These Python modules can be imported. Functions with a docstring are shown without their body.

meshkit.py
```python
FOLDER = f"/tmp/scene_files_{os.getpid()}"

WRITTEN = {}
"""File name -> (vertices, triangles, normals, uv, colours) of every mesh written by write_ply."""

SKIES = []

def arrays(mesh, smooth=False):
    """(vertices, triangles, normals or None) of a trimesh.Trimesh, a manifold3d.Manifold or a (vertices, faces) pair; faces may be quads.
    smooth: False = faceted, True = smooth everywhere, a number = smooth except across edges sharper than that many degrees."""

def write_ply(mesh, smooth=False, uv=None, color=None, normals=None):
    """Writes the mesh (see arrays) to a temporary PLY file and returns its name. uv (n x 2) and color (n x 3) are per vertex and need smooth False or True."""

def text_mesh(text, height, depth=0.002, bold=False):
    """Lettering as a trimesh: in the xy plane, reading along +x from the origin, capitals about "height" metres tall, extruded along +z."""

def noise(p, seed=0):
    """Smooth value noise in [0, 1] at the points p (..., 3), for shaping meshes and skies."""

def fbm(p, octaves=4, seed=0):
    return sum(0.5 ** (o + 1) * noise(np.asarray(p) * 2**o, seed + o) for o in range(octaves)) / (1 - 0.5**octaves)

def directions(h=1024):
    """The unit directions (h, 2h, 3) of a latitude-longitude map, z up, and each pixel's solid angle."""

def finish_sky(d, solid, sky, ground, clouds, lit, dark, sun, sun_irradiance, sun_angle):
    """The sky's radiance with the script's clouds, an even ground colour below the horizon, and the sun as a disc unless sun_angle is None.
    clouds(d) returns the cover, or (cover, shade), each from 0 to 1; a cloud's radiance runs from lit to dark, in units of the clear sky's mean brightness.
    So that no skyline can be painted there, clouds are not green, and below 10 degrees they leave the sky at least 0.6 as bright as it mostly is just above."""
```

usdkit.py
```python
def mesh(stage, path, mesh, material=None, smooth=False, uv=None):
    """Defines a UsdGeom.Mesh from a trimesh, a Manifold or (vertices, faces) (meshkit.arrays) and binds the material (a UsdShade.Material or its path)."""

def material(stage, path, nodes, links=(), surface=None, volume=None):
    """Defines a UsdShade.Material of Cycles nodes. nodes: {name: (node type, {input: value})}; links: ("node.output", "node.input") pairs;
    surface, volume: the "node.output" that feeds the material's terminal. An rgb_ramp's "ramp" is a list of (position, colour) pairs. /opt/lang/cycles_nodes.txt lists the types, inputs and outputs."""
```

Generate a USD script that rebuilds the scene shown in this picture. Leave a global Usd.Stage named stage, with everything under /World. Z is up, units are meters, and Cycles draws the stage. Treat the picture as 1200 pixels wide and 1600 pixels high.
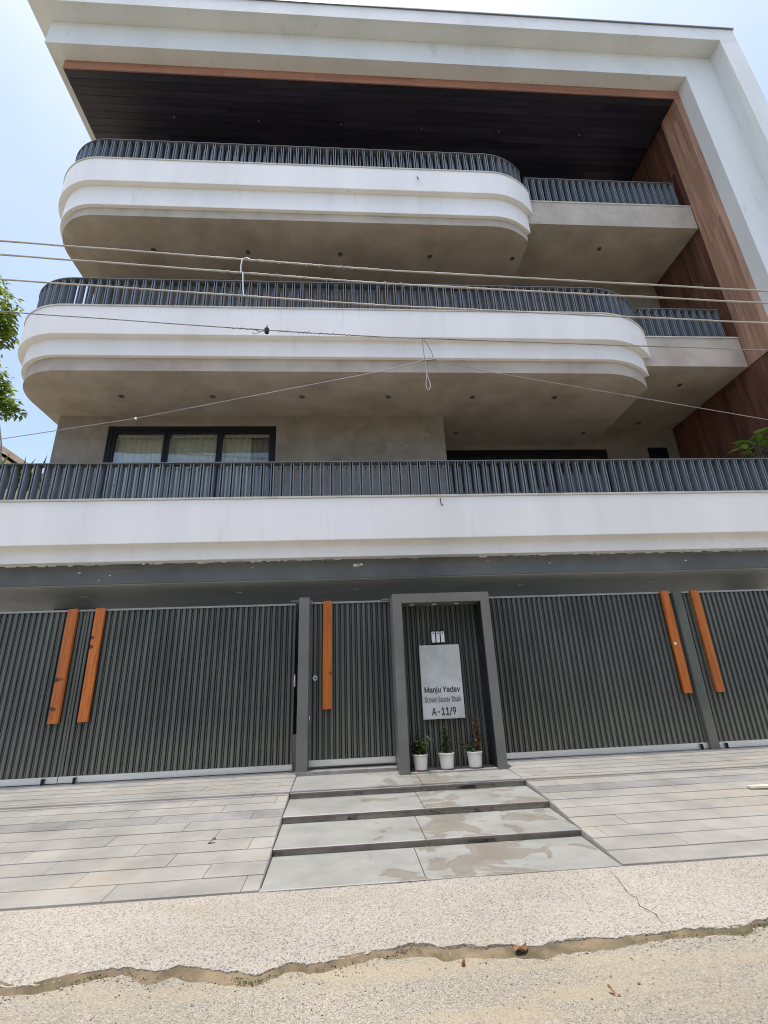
import math, random
import numpy as np
import trimesh
from shapely.geometry import Polygon, box as sbox
from pxr import Usd, UsdGeom, UsdLux, UsdShade, Gf, Sdf
import usdkit, meshkit

stage = Usd.Stage.CreateInMemory()
UsdGeom.SetStageUpAxis(stage, 'Z')
UsdGeom.SetStageMetersPerUnit(stage, 1.0)
UsdGeom.Xform.Define(stage, '/World')
rnd = random.Random(7)
nrs = np.random.RandomState(5)

# ------------------------------------------------------------------ camera, sky, sun, exposure
YAW, PITCH, ROLL = np.radians([4.445, 20.121, 2.402])
EXPOSURE = 0.95
SUN_DIR = np.array([-0.04, -0.05, 0.99]); SUN_DIR /= np.linalg.norm(SUN_DIR)
SUN_I, SKY_S = 0.66, 0.15
cam = UsdGeom.Camera.Define(stage, '/World/camera')
f = np.array([math.sin(YAW) * math.cos(PITCH), math.cos(YAW) * math.cos(PITCH), math.sin(PITCH)])
r0 = np.array([math.cos(YAW), -math.sin(YAW), 0]); d0 = np.cross(f, r0)
r = math.cos(ROLL) * r0 + math.sin(ROLL) * d0
d = -math.sin(ROLL) * r0 + math.cos(ROLL) * d0
m = Gf.Matrix4d(*[float(v) for row in ((*r, 0), (*-d, 0), (*-f, 0), (0, 0, 1.2, 1)) for v in row])
cam.AddTransformOp().Set(m)
cam.CreateHorizontalApertureAttr(36.0)
cam.CreateVerticalApertureAttr(48.0)
cam.CreateFocalLengthAttr(36.0 * 744.3 / 1200)
cam.CreateClippingRangeAttr(Gf.Vec2f(0.05, 3000))
cam.CreateExposureAttr(EXPOSURE)

ELEV, ROT = math.asin(SUN_DIR[2]), math.atan2(SUN_DIR[0], SUN_DIR[1])
sky_mat = usdkit.material(stage, '/World/Looks/sky_air', {
    'sky': ('sky_texture', {'sky_type': 'single_scattering', 'sun_disc': False, 'sun_elevation': ELEV, 'sun_rotation': ROT,
                            'altitude': 200.0, 'air_density': 1.0, 'aerosol_density': 2.6, 'ozone_density': 1.2}),
    'tc': ('texture_coordinate', {}),
    'map': ('mapping', {'scale': (1.0, 1.0, 2.5)}),
    'n': ('noise_texture', {'scale': 1.3, 'detail': 5.0, 'roughness': 0.5}),
    'rr': ('rgb_ramp', {'ramp': [(0.45, (0, 0, 0)), (0.85, (0.10, 0.10, 0.10))]}),
    'mx': ('mix', {'color2': (9.0, 9.2, 9.6)}), 'hz': ('hsv', {'saturation': 0.92}),
    'bg': ('background_shader', {'strength': SKY_S})},
    [('tc.generated', 'map.vector'), ('map.vector', 'n.vector'), ('n.fac', 'rr.fac'), ('rr.color', 'mx.fac'),
     ('sky.color', 'hz.color'), ('hz.color', 'mx.color1'), ('mx.color', 'bg.color')], surface='bg.background')
dome = UsdLux.DomeLight.Define(stage, '/World/sky')
dome.GetPrim().SetCustomDataByKey('kind', 'structure')
UsdShade.MaterialBindingAPI.Apply(dome.GetPrim()).Bind(sky_mat)
sun = UsdLux.DistantLight.Define(stage, '/World/sun')
sun.CreateIntensityAttr(SUN_I); sun.CreateAngleAttr(0.53); sun.CreateNormalizeAttr(True)
sun.CreateColorAttr(Gf.Vec3f(1.0, 0.96, 0.89))
zq = -SUN_DIR
rot = Gf.Rotation(Gf.Vec3d(0, 0, -1), Gf.Vec3d(*[float(v) for v in zq]))
sun.AddTransformOp().Set(Gf.Matrix4d().SetRotate(rot))

# ------------------------------------------------------------------ helpers
used = {}
def numbered(parent, name):
    k = (parent, name); n = used.get(k, -1) + 1; used[k] = n
    return name if n == 0 else f'{name}_{n:03d}'

def path_of(parent):
    return '/World' if parent is None else str(parent.GetPath())

def tag(o, label=None, cat=None, group=None, kind=None):
    for k, v in (('label', label), ('category', cat), ('group', group), ('kind', kind)):
        if v: o.SetCustomDataByKey(k, v)
    return o

def obj(name, mesh, mat, parent=None, smooth=False, **kw):
    p = path_of(parent)
    g = usdkit.mesh(stage, f'{p}/{numbered(p, name)}', mesh, mat, smooth)
    return tag(g.GetPrim(), **kw)

def thing(name, label=None, cat=None, parent=None, loc=(0, 0, 0), rotz=0, group=None, kind=None):
    p = path_of(parent)
    x = UsdGeom.Xform.Define(stage, f'{p}/{numbered(p, name)}')
    if any(loc): x.AddTranslateOp().Set(Gf.Vec3d(*loc))
    if rotz: x.AddRotateZOp().Set(rotz)
    return tag(x.GetPrim(), label, cat, group, kind)

def _chamfer_template():
    pts, key = [], []
    for sx in (-1, 1):
        for sy in (-1, 1):
            for sz in (-1, 1):
                for k in range(3):
                    v = np.array([sx, sy, sz], float); w = v.copy()
                    w[k] *= 0.8
                    pts.append(w); key.append((v, k))
    h = trimesh.Trimesh(pts, trimesh.convex.convex_hull(np.array(pts)).faces * 0, process=False)
    from scipy.spatial import ConvexHull
    q = ConvexHull(np.array(pts)); fs = []
    P = np.array(pts)
    for s, e in zip(q.simplices, q.equations):
        a, b, c = P[s]
        fs.append(s if np.dot(np.cross(b - a, c - a), e[:3]) > 0 else s[::-1])
    return np.array([v for v, k in key]), np.array([k for v, k in key]), np.array(fs)
CV, CK, CF = _chamfer_template()

def bx(x0, x1, y0, y1, z0, z1, b=0.0):
    c = np.array([(x0 + x1) / 2, (y0 + y1) / 2, (z0 + z1) / 2]); h = np.abs(np.array([x1 - x0, y1 - y0, z1 - z0])) / 2
    if b <= 0:
        t = trimesh.creation.box(2 * h); t.apply_translation(c); return (np.array(t.vertices), np.array(t.faces))
    b = min(b, h.min() * 0.9)
    v = CV * h
    v = v.copy()
    v[np.arange(len(v)), CK] -= CV[np.arange(len(v)), CK] * b
    return (v + c, CF)

def cat(*ms):
    vs, fs, n = [], [], 0
    for mm in ms:
        if mm is None: continue
        v, q = (np.array(mm.vertices), np.array(mm.faces)) if hasattr(mm, 'vertices') else mm
        v, q = np.asarray(v, float), np.asarray(q, int)
        if q.shape[1] == 4: q = np.vstack([q[:, [0, 1, 2]], q[:, [0, 2, 3]]])
        vs.append(v); fs.append(q + n); n += len(v)
    return (np.vstack(vs), np.vstack(fs))

def moved(mm, t=(0, 0, 0), R=None):
    v, q = (np.array(mm.vertices), np.array(mm.faces)) if hasattr(mm, 'vertices') else mm
    v = np.asarray(v, float)
    if R is not None: v = v @ np.asarray(R).T
    return (v + np.asarray(t, float), q)

def Rz(a):
    c, s = math.cos(a), math.sin(a); return np.array([[c, -s, 0], [s, c, 0], [0, 0, 1]])
def Rx(a):
    c, s = math.cos(a), math.sin(a); return np.array([[1, 0, 0], [0, c, -s], [0, s, c]])
def Ry(a):
    c, s = math.cos(a), math.sin(a); return np.array([[c, 0, s], [0, 1, 0], [-s, 0, c]])

def normals2d(P):
    P = np.asarray(P, float)
    t = np.diff(P, axis=0); t /= np.linalg.norm(t, axis=1, keepdims=True)
    n = np.stack([t[:, 1], -t[:, 0]], 1)
    out = np.zeros_like(P)
    out[0], out[-1] = n[0], n[-1]
    mid = n[:-1] + n[1:]
    mid /= np.maximum((mid * n[:-1]).sum(1, keepdims=True), 0.2)
    out[1:-1] = mid
    return out

def sweep(P, prof):
    """A closed profile of (outward, z) pairs carried along the plan path P; outward is to the right of travel."""
    P = np.asarray(P, float); N = normals2d(P); prof = np.asarray(prof, float)
    n, k = len(P), len(prof)
    v = np.zeros((n, k, 3))
    v[:, :, :2] = P[:, None] + N[:, None] * prof[None, :, :1]
    v[:, :, 2] = prof[None, :, 1]
    v = v.reshape(-1, 3); fs = []
    area = 0.5 * np.sum(prof[:, 0] * np.roll(prof[:, 1], -1) - np.roll(prof[:, 0], -1) * prof[:, 1])
    for i in range(n - 1):
        for j in range(k):
            a, b = i * k + j, i * k + (j + 1) % k
            c, e = b + k, a + k
            fs += [(a, c, b), (a, e, c)] if area > 0 else [(a, b, c), (a, c, e)]
    pv, pf = trimesh.creation.triangulate_polygon(Polygon(prof), engine='earcut')
    # the caps get vertices of their own so that they shade flat
    for end, i in ((0, 0), (1, n - 1)):
        base = len(v)
        cap = np.zeros((len(pv), 3))
        cap[:, :2] = P[i] + N[i] * np.asarray(pv)[:, :1]; cap[:, 2] = np.asarray(pv)[:, 1]
        v = np.vstack([v, cap])
        for t in pf:
            t = [base + int(x) for x in t]
            fs.append(tuple(t) if end else tuple(t[::-1]))
    mm = trimesh.Trimesh(v, np.array(fs), process=False)
    if mm.volume < 0: mm.invert()
    return mm

def rect_prof(o0, o1, z0, z1, b=0.008):
    return [(o1 - b, z0), (o1, z0 + b), (o1, z1 - b), (o1 - b, z1), (o0, z1), (o0, z0)]

def extrude_z(poly, z0, z1):
    e = trimesh.creation.extrude_polygon(poly, z1 - z0, engine='earcut'); e.apply_translation((0, 0, z0)); return e

def extrude_y(poly, y0, y1):
    """poly is in (x, z)."""
    e = trimesh.creation.extrude_polygon(poly, y1 - y0, engine='earcut')
    v = np.array(e.vertices); w = np.stack([v[:, 0], y1 - v[:, 2], v[:, 1]], 1)
    mm = trimesh.Trimesh(w, e.faces, process=False)
    if mm.volume < 0: mm.invert()
    return mm

def tube(points, rad, sides=6):
    P = np.asarray(points, float); n = len(P)
    rad = np.full(n, rad) if np.ndim(rad) == 0 else np.asarray(rad, float)
    t = np.gradient(P, axis=0); t /= np.maximum(np.linalg.norm(t, axis=1, keepdims=True), 1e-9)
    up = np.array([0, 0, 1.0]) if abs(t[0, 2]) < 0.9 else np.array([1.0, 0, 0])
    vs = []
    a = np.cross(t[0], up); a /= np.linalg.norm(a)
    for i in range(n):
        a = a - t[i] * (a @ t[i]); a /= max(np.linalg.norm(a), 1e-9); b = np.cross(t[i], a)
        for k in range(sides):
            ang = 2 * math.pi * k / sides
            vs.append(P[i] + rad[i] * (math.cos(ang) * a + math.sin(ang) * b))
    fs = []
    for i in range(n - 1):
        for k in range(sides):
            p, q = i * sides + k, i * sides + (k + 1) % sides
            fs += [(p, q, q + sides), (p, q + sides, p + sides)]
    c0, c1 = len(vs), len(vs) + 1
    vs += [P[0], P[-1]]
    for k in range(sides):
        fs += [(c0, (k + 1) % sides, k), (c1, (n - 1) * sides + k, (n - 1) * sides + (k + 1) % sides)]
    return (np.array(vs), np.array(fs))

def lathe(prof, sides=24):
    prof = np.asarray(prof, float); k = len(prof); vs, fs = [], []
    for s in range(sides):
        a = 2 * math.pi * s / sides
        vs += [(p[0] * math.cos(a), p[0] * math.sin(a), p[1]) for p in prof]
    for s in range(sides):
        t = (s + 1) % sides
        for j in range(k - 1):
            a, b, c, e = s * k + j, t * k + j, t * k + j + 1, s * k + j + 1
            fs += [(a, b, c), (a, c, e)]
    return (np.array(vs), np.array(fs))

# ------------------------------------------------------------------ materials
def MAT(name, nodes, links, surface): return usdkit.material(stage, f'/World/Looks/{name}', nodes, links, surface=surface)

def surf(name, c1, c2, scale=1.5, detail=6.0, lo=0.35, hi=0.65, rough=0.7, bump=0.0, bscale=60.0, spec=0.5, stretch=(1, 1, 1), metallic=0.0, vary=0.0, spot=None, rough2=None, coat=0.0):
    """A worn surface: two tones mixed by noise in world space, fine relief, an optional third tone in sparse spots, a value shift for each object."""
    n = {'g': ('geometry', {}), 'mp': ('mapping', {'scale': stretch}),
         'n': ('noise_texture', {'scale': scale, 'detail': detail, 'roughness': 0.6}),
         'r': ('rgb_ramp', {'ramp': [(lo, c1), (hi, c2)]}),
         'p': ('principled_bsdf', {'roughness': rough, 'metallic': metallic, 'specular_ior_level': spec, 'coat_weight': coat})}
    l = [('g.position', 'mp.vector'), ('mp.vector', 'n.vector'), ('n.fac', 'r.fac')]
    col = 'r.color'
    if spot:
        sc, th0, th1, c3 = spot
        n['sn'] = ('noise_texture', {'scale': sc, 'detail': 4.0, 'roughness': 0.65})
        n['sr'] = ('rgb_ramp', {'ramp': [(th0, (0, 0, 0)), (th1, (1, 1, 1))]})
        n['sm'] = ('mix', {'color2': c3})
        l += [('mp.vector', 'sn.vector'), ('sn.fac', 'sr.fac'), ('sr.color', 'sm.fac'), (col, 'sm.color1')]
        col = 'sm.color'
    if vary:
        n['oi'] = ('object_info', {})
        n['mr'] = ('map_range', {'from_min': 0.0, 'from_max': 1.0, 'to_min': 1 - vary, 'to_max': 1 + vary})
        n['hs'] = ('hsv', {})
        l += [('oi.random', 'mr.value'), ('mr.result', 'hs.value'), (col, 'hs.color')]
        col = 'hs.color'
    l.append((col, 'p.base_color'))
    if rough2 is not None:
        n['rm'] = ('map_range', {'from_min': lo, 'from_max': hi, 'to_min': rough, 'to_max': rough2, 'clamp': True})
        l += [('n.fac', 'rm.value'), ('rm.result', 'p.roughness')]
    if bump:
        n['bn'] = ('noise_texture', {'scale': bscale, 'detail': 5.0, 'roughness': 0.6})
        n['b'] = ('bump', {'strength': bump, 'distance': 0.01})
        l += [('mp.vector', 'bn.vector'), ('bn.fac', 'b.height'), ('b.normal', 'p.normal')]
    return MAT(name, n, l, 'p.BSDF')

M = {}
M['white'] = surf('white_paint', (0.70, 0.685, 0.65), (0.79, 0.775, 0.74), 0.9, rough=0.6, bump=0.08, bscale=25, spot=(7.0, 0.60, 0.85, (0.60, 0.575, 0.53)), stretch=(1, 1, 0.10))
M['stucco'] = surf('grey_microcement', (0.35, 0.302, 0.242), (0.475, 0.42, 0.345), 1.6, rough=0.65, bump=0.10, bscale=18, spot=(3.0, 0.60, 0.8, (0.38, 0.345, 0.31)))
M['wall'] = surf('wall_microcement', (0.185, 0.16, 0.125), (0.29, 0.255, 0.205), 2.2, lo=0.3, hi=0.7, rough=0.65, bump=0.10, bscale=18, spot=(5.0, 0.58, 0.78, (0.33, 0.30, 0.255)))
M['frame_paint'] = surf('pale_grey_paint', (0.55, 0.57, 0.55), (0.63, 0.645, 0.625), 0.8, rough=0.6, bump=0.06, bscale=25, spot=(2.5, 0.60, 0.8, (0.46, 0.46, 0.44)), stretch=(1, 1, 0.3))
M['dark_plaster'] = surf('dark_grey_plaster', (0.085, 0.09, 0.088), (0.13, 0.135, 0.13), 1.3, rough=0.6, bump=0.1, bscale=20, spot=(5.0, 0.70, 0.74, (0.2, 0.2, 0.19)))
M['park_ceil'] = surf('parking_ceiling_paint', (0.26, 0.275, 0.255), (0.33, 0.345, 0.32), 1.3, rough=0.6)
M['flake'] = surf('pale_filler', (0.6, 0.58, 0.53), (0.7, 0.68, 0.64), 5, rough=0.8)
M['coping'] = surf('cream_stone', (0.43, 0.395, 0.34), (0.60, 0.56, 0.50), 2.0, rough=0.6, bump=0.08)
M['fin'] = surf('blue_grey_metal', (0.15, 0.172, 0.188), (0.195, 0.218, 0.234), 2.0, rough=0.3, spec=0.6, vary=0.12)
M['rail_bar'] = surf('dark_rail_metal', (0.11, 0.115, 0.12), (0.16, 0.165, 0.17), 2.0, rough=0.35, spec=0.6)
M['gate'] = MAT('gate_olive_metal', {
    'g': ('geometry', {}), 'oi': ('object_info', {}), 'mp': ('mapping', {'scale': (1, 1, 0.5)}), 'n': ('noise_texture', {'scale': 1.6, 'detail': 6.0, 'roughness': 0.6}),
    'r': ('rgb_ramp', {'ramp': [(0.35, (0.052, 0.060, 0.051)), (0.68, (0.094, 0.098, 0.080))]}),
    'mr': ('map_range', {'to_min': 0.86, 'to_max': 1.14}), 'h': ('hsv', {}),
    'sp': ('separate_xyz', {}), 'zr': ('map_range', {'from_min': 0.2, 'from_max': 0.95, 'to_min': 0.75, 'to_max': 0.0, 'clamp': True}),
    'dn': ('noise_texture', {'scale': 5.0, 'detail': 6.0, 'roughness': 0.7}), 'dm': ('math', {'math_type': 'multiply', 'use_clamp': True}),
    'dx': ('mix', {'color2': (0.24, 0.215, 0.165)}), 'rr': ('map_range', {'from_min': 0.3, 'from_max': 0.7, 'to_min': 0.28, 'to_max': 0.5, 'clamp': True}),  # paler and warmer towards the foot: ground bounce painted in, along with dust
    'p': ('principled_bsdf', {'specular_ior_level': 0.6})},
    [('g.position', 'mp.vector'), ('mp.vector', 'n.vector'), ('n.fac', 'r.fac'), ('oi.random', 'mr.value'), ('mr.result', 'h.value'), ('r.color', 'h.color'),
     ('g.position', 'sp.vector'), ('sp.z', 'zr.value'), ('g.position', 'dn.vector'), ('zr.result', 'dm.value1'), ('dn.fac', 'dm.value2'), ('dm.value', 'dx.fac'), ('h.color', 'dx.color1'),
     ('dx.color', 'p.base_color'), ('n.fac', 'rr.value'), ('rr.result', 'p.roughness')], 'p.BSDF')
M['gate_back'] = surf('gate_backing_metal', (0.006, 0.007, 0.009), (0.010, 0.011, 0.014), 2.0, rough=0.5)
M['frame'] = surf('portal_grey_metal', (0.112, 0.108, 0.096), (0.145, 0.139, 0.123), 1.5, rough=0.5, bump=0.02)
M['sunlit_rail'] = surf('sunlit_grey_rail', (0.22, 0.22, 0.205), (0.29, 0.285, 0.27), 4, rough=0.4)  # gate top rail made paler: its sunlit edge is put into the colour
M['steel'] = surf('brushed_steel', (0.62, 0.62, 0.60), (0.78, 0.77, 0.75), 3.0, rough=0.38, metallic=0.9, stretch=(0.4, 0.4, 8))
M['black'] = surf('window_black_metal', (0.006, 0.007, 0.009), (0.010, 0.011, 0.014), 2.0, rough=0.45, spec=0.25)
M['interior'] = surf('dim_room_paint', (0.10, 0.10, 0.095), (0.13, 0.13, 0.12), 1.0, rough=0.8)
M['curtain'] = surf('sheer_curtain', (0.66, 0.63, 0.53), (0.76, 0.73, 0.64), 1.2, rough=0.9, stretch=(6, 6, 0.4))
M['curtain_dark'] = surf('grey_curtain', (0.26, 0.26, 0.235), (0.36, 0.36, 0.33), 1.2, rough=0.9, stretch=(6, 6, 0.4))
M['tile'] = surf('ramp_slate', (0.205, 0.198, 0.178), (0.285, 0.272, 0.245), 2.2, rough=0.6, bump=0.15, bscale=30, vary=0.05, spot=(0.9, 0.54, 0.76, (0.30, 0.262, 0.20)))
M['mortar'] = surf('dusty_mortar', (0.27, 0.252, 0.215), (0.35, 0.325, 0.28), 8, rough=0.9)
M['tile_dark'] = surf('ramp_slate_dark', (0.165, 0.162, 0.152), (0.245, 0.24, 0.225), 2.2, rough=0.6, bump=0.15, bscale=30, vary=0.08)
M['riser'] = surf('grimy_riser', (0.19, 0.17, 0.125), (0.36, 0.33, 0.25), 3.0, rough=0.8, bump=0.2, bscale=30, spot=(4, 0.54, 0.64, (0.05, 0.05, 0.03)))
M['soil'] = surf('potting_soil', (0.03, 0.02, 0.014), (0.07, 0.045, 0.03), 40, rough=0.95, bump=0.4, bscale=80)
M['pot'] = surf('white_ceramic', (0.50, 0.46, 0.39), (0.60, 0.56, 0.49), 6, rough=0.4, spot=(9, 0.62, 0.75, (0.42, 0.36, 0.29)))
M['terracotta'] = surf('clay_saucer', (0.28, 0.13, 0.08), (0.36, 0.19, 0.12), 10, rough=0.7)
M['wire'] = surf('grey_cable', (0.30, 0.27, 0.23), (0.42, 0.38, 0.32), 6, rough=0.6)
M['wire_dark'] = surf('dull_thin_cable', (0.16, 0.145, 0.14), (0.26, 0.235, 0.22), 6, rough=0.6)
M['black_plastic'] = surf('black_plastic', (0.012, 0.012, 0.013), (0.02, 0.02, 0.022), 9, rough=0.35)
M['white_plastic'] = surf('white_plastic', (0.72, 0.72, 0.70), (0.78, 0.78, 0.76), 9, rough=0.35)
M['lettering'] = surf('black_vinyl', (0.016, 0.016, 0.016), (0.028, 0.028, 0.028), 30, rough=0.4)
M['bark'] = surf('grey_bark', (0.09, 0.07, 0.05), (0.16, 0.13, 0.10), 9, rough=0.9, bump=0.5, bscale=25)
M['neighbour'] = surf('buff_paint', (0.50, 0.40, 0.24), (0.60, 0.49, 0.31), 1.5, rough=0.8)
M['ground'] = surf('dusty_ground', (0.30, 0.25, 0.18), (0.38, 0.33, 0.25), 0.8, rough=0.95)
M['dry_leaf'] = surf('dry_leaf_brown', (0.16, 0.07, 0.03), (0.30, 0.15, 0.07), 40, rough=0.8)
M['wood_chip'] = surf('pale_wood', (0.60, 0.50, 0.36), (0.70, 0.60, 0.45), 12, rough=0.7)
M['moss'] = surf('moss_green', (0.05, 0.07, 0.02), (0.14, 0.13, 0.06), 30, rough=0.95)
M['stone'] = surf('pebble_grey', (0.16, 0.13, 0.10), (0.36, 0.31, 0.26), 60, rough=0.8, vary=0.3)
M['lamp_glass'] = surf('unlit_lamp_lens', (0.62, 0.60, 0.55), (0.7, 0.68, 0.63), 20, rough=0.2)

def leaf_mat(name, c1, c2, trans=0.35, scale=3.0):
    return MAT(name, {
        'g': ('geometry', {}), 'n': ('noise_texture', {'scale': scale, 'detail': 3.0}),
        'r': ('rgb_ramp', {'ramp': [(0.35, c1), (0.65, c2)]}),
        'w': ('map_range', {'to_min': 0.6, 'to_max': 1.4}), 'h': ('hsv', {}),
        'p': ('principled_bsdf', {'roughness': 0.42}), 't': ('translucent_bsdf', {}), 'm': ('mix_closure', {'fac': trans})},
        [('g.position', 'n.vector'), ('n.fac', 'r.fac'), ('g.random_per_island', 'w.value'), ('w.result', 'h.value'), ('r.color', 'h.color'),
         ('h.color', 'p.base_color'), ('h.color', 't.color'), ('p.BSDF', 'm.closure1'), ('t.BSDF', 'm.closure2')], 'm.closure')
M['leaf'] = leaf_mat('tree_leaf', (0.16, 0.27, 0.03), (0.36, 0.46, 0.06), 0.55)
M['leaf_glossy'] = leaf_mat('broad_leaf', (0.16, 0.32, 0.05), (0.38, 0.52, 0.09), 0.35)
M['leaf_dark'] = leaf_mat('shrub_leaf', (0.06, 0.13, 0.025), (0.15, 0.22, 0.05), 0.2, 20)
M['leaf_red'] = leaf_mat('reddish_leaf', (0.28, 0.10, 0.035), (0.46, 0.18, 0.06), 0.3, 20)
M['grass_blade'] = leaf_mat('grass_blade', (0.06, 0.10, 0.03), (0.15, 0.17, 0.06), 0.2, 5)

def wood(name, dark, light, vertical=True, rough=0.5, vary=0.25, knots=None, scale=9.0, spec=0.5):
    st = (1, 1, 0.06) if vertical else (0.06, 1, 1)
    n = {'g': ('geometry', {}), 'oi': ('object_info', {}), 'off': ('vector_math', {'math_type': 'scale', 'vector1': (3.1, 5.7, 9.3)}),
         'ad': ('vector_math', {'math_type': 'add'}),
         'mp': ('mapping', {'scale': st}), 'n': ('noise_texture', {'scale': scale, 'detail': 8.0, 'roughness': 0.65, 'distortion': 0.4}),
         'r': ('rgb_ramp', {'ramp': [(0.3, dark), (0.68, light)]}),
         'mr': ('map_range', {'to_min': 1 - vary, 'to_max': 1 + vary}), 'h': ('hsv', {}),
         'b': ('bump', {'strength': 0.15, 'distance': 0.005}),
         'p': ('principled_bsdf', {'roughness': rough, 'specular_ior_level': spec})}
    l = [('oi.random', 'off.scale'), ('g.position', 'ad.vector1'), ('off.vector', 'ad.vector2'), ('ad.vector', 'mp.vector'), ('mp.vector', 'n.vector'), ('n.fac', 'r.fac'),
         ('oi.random', 'mr.value'), ('mr.result', 'h.value'), ('r.color', 'h.color'), ('n.fac', 'b.height'), ('b.normal', 'p.normal')]
    col = 'h.color'
    if knots:
        n['km'] = ('mapping', {'scale': (1.8, 0.0, 5.0)})
        n['kn'] = ('voronoi_texture', {'scale': 1.0, 'randomness': 1.0})
        n['kd'] = ('noise_texture', {'scale': 14.0, 'detail': 3.0})
        n['kx'] = ('math', {'math_type': 'multiply_add', 'value2': 0.22})
        n['kr'] = ('rgb_ramp', {'ramp': [(0.26, (1, 1, 1)), (0.31, (0, 0, 0))]})
        n['kmx'] = ('mix', {'color2': knots})
        l += [('ad.vector', 'km.vector'), ('km.vector', 'kn.vector'), ('ad.vector', 'kd.vector'), ('kd.fac', 'kx.value1'), ('kn.distance', 'kx.value3'),
              ('kx.value', 'kr.fac'), ('kr.color', 'kmx.fac'), (col, 'kmx.color1')]
        col = 'kmx.color'
    l.append((col, 'p.base_color'))
    return MAT(name, n, l, 'p.BSDF')
M['bar_wood'] = wood('orange_pine', (0.24, 0.048, 0.005), (0.54, 0.155, 0.018), rough=0.38, vary=0.14, knots=(0.07, 0.016, 0.006), scale=22)
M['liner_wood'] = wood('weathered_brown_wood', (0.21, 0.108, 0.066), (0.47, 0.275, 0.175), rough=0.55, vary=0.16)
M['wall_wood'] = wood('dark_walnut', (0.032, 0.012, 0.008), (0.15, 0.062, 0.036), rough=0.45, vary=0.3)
M['ceil_wood'] = wood('veil_tinted_dark_wood', (0.009, 0.012, 0.024), (0.034, 0.028, 0.036), False, rough=0.4, vary=0.35)  # dark ceiling wood with the blue lens veil put into its colour
M['edge_wood'] = wood('red_brown_fascia_wood', (0.20, 0.085, 0.05), (0.34, 0.16, 0.10), False, rough=0.5, vary=0.15)

M['glass'] = MAT('window_glass', {
    'fr': ('fresnel', {'IOR': 1.6}), 'g': ('glossy_bsdf', {'roughness': 0.0, 'color': (0.95, 0.97, 1.0)}), 't': ('transparent_bsdf', {'color': (0.93, 0.96, 0.93)}), 'm': ('mix_closure', {})},
    [('fr.fac', 'm.fac'), ('t.BSDF', 'm.closure1'), ('g.BSDF', 'm.closure2')], 'm.closure')
M['glass_dark'] = surf('tinted_pane', (0.010, 0.012, 0.014), (0.016, 0.018, 0.02), 1, rough=0.04, spec=0.8)

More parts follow.
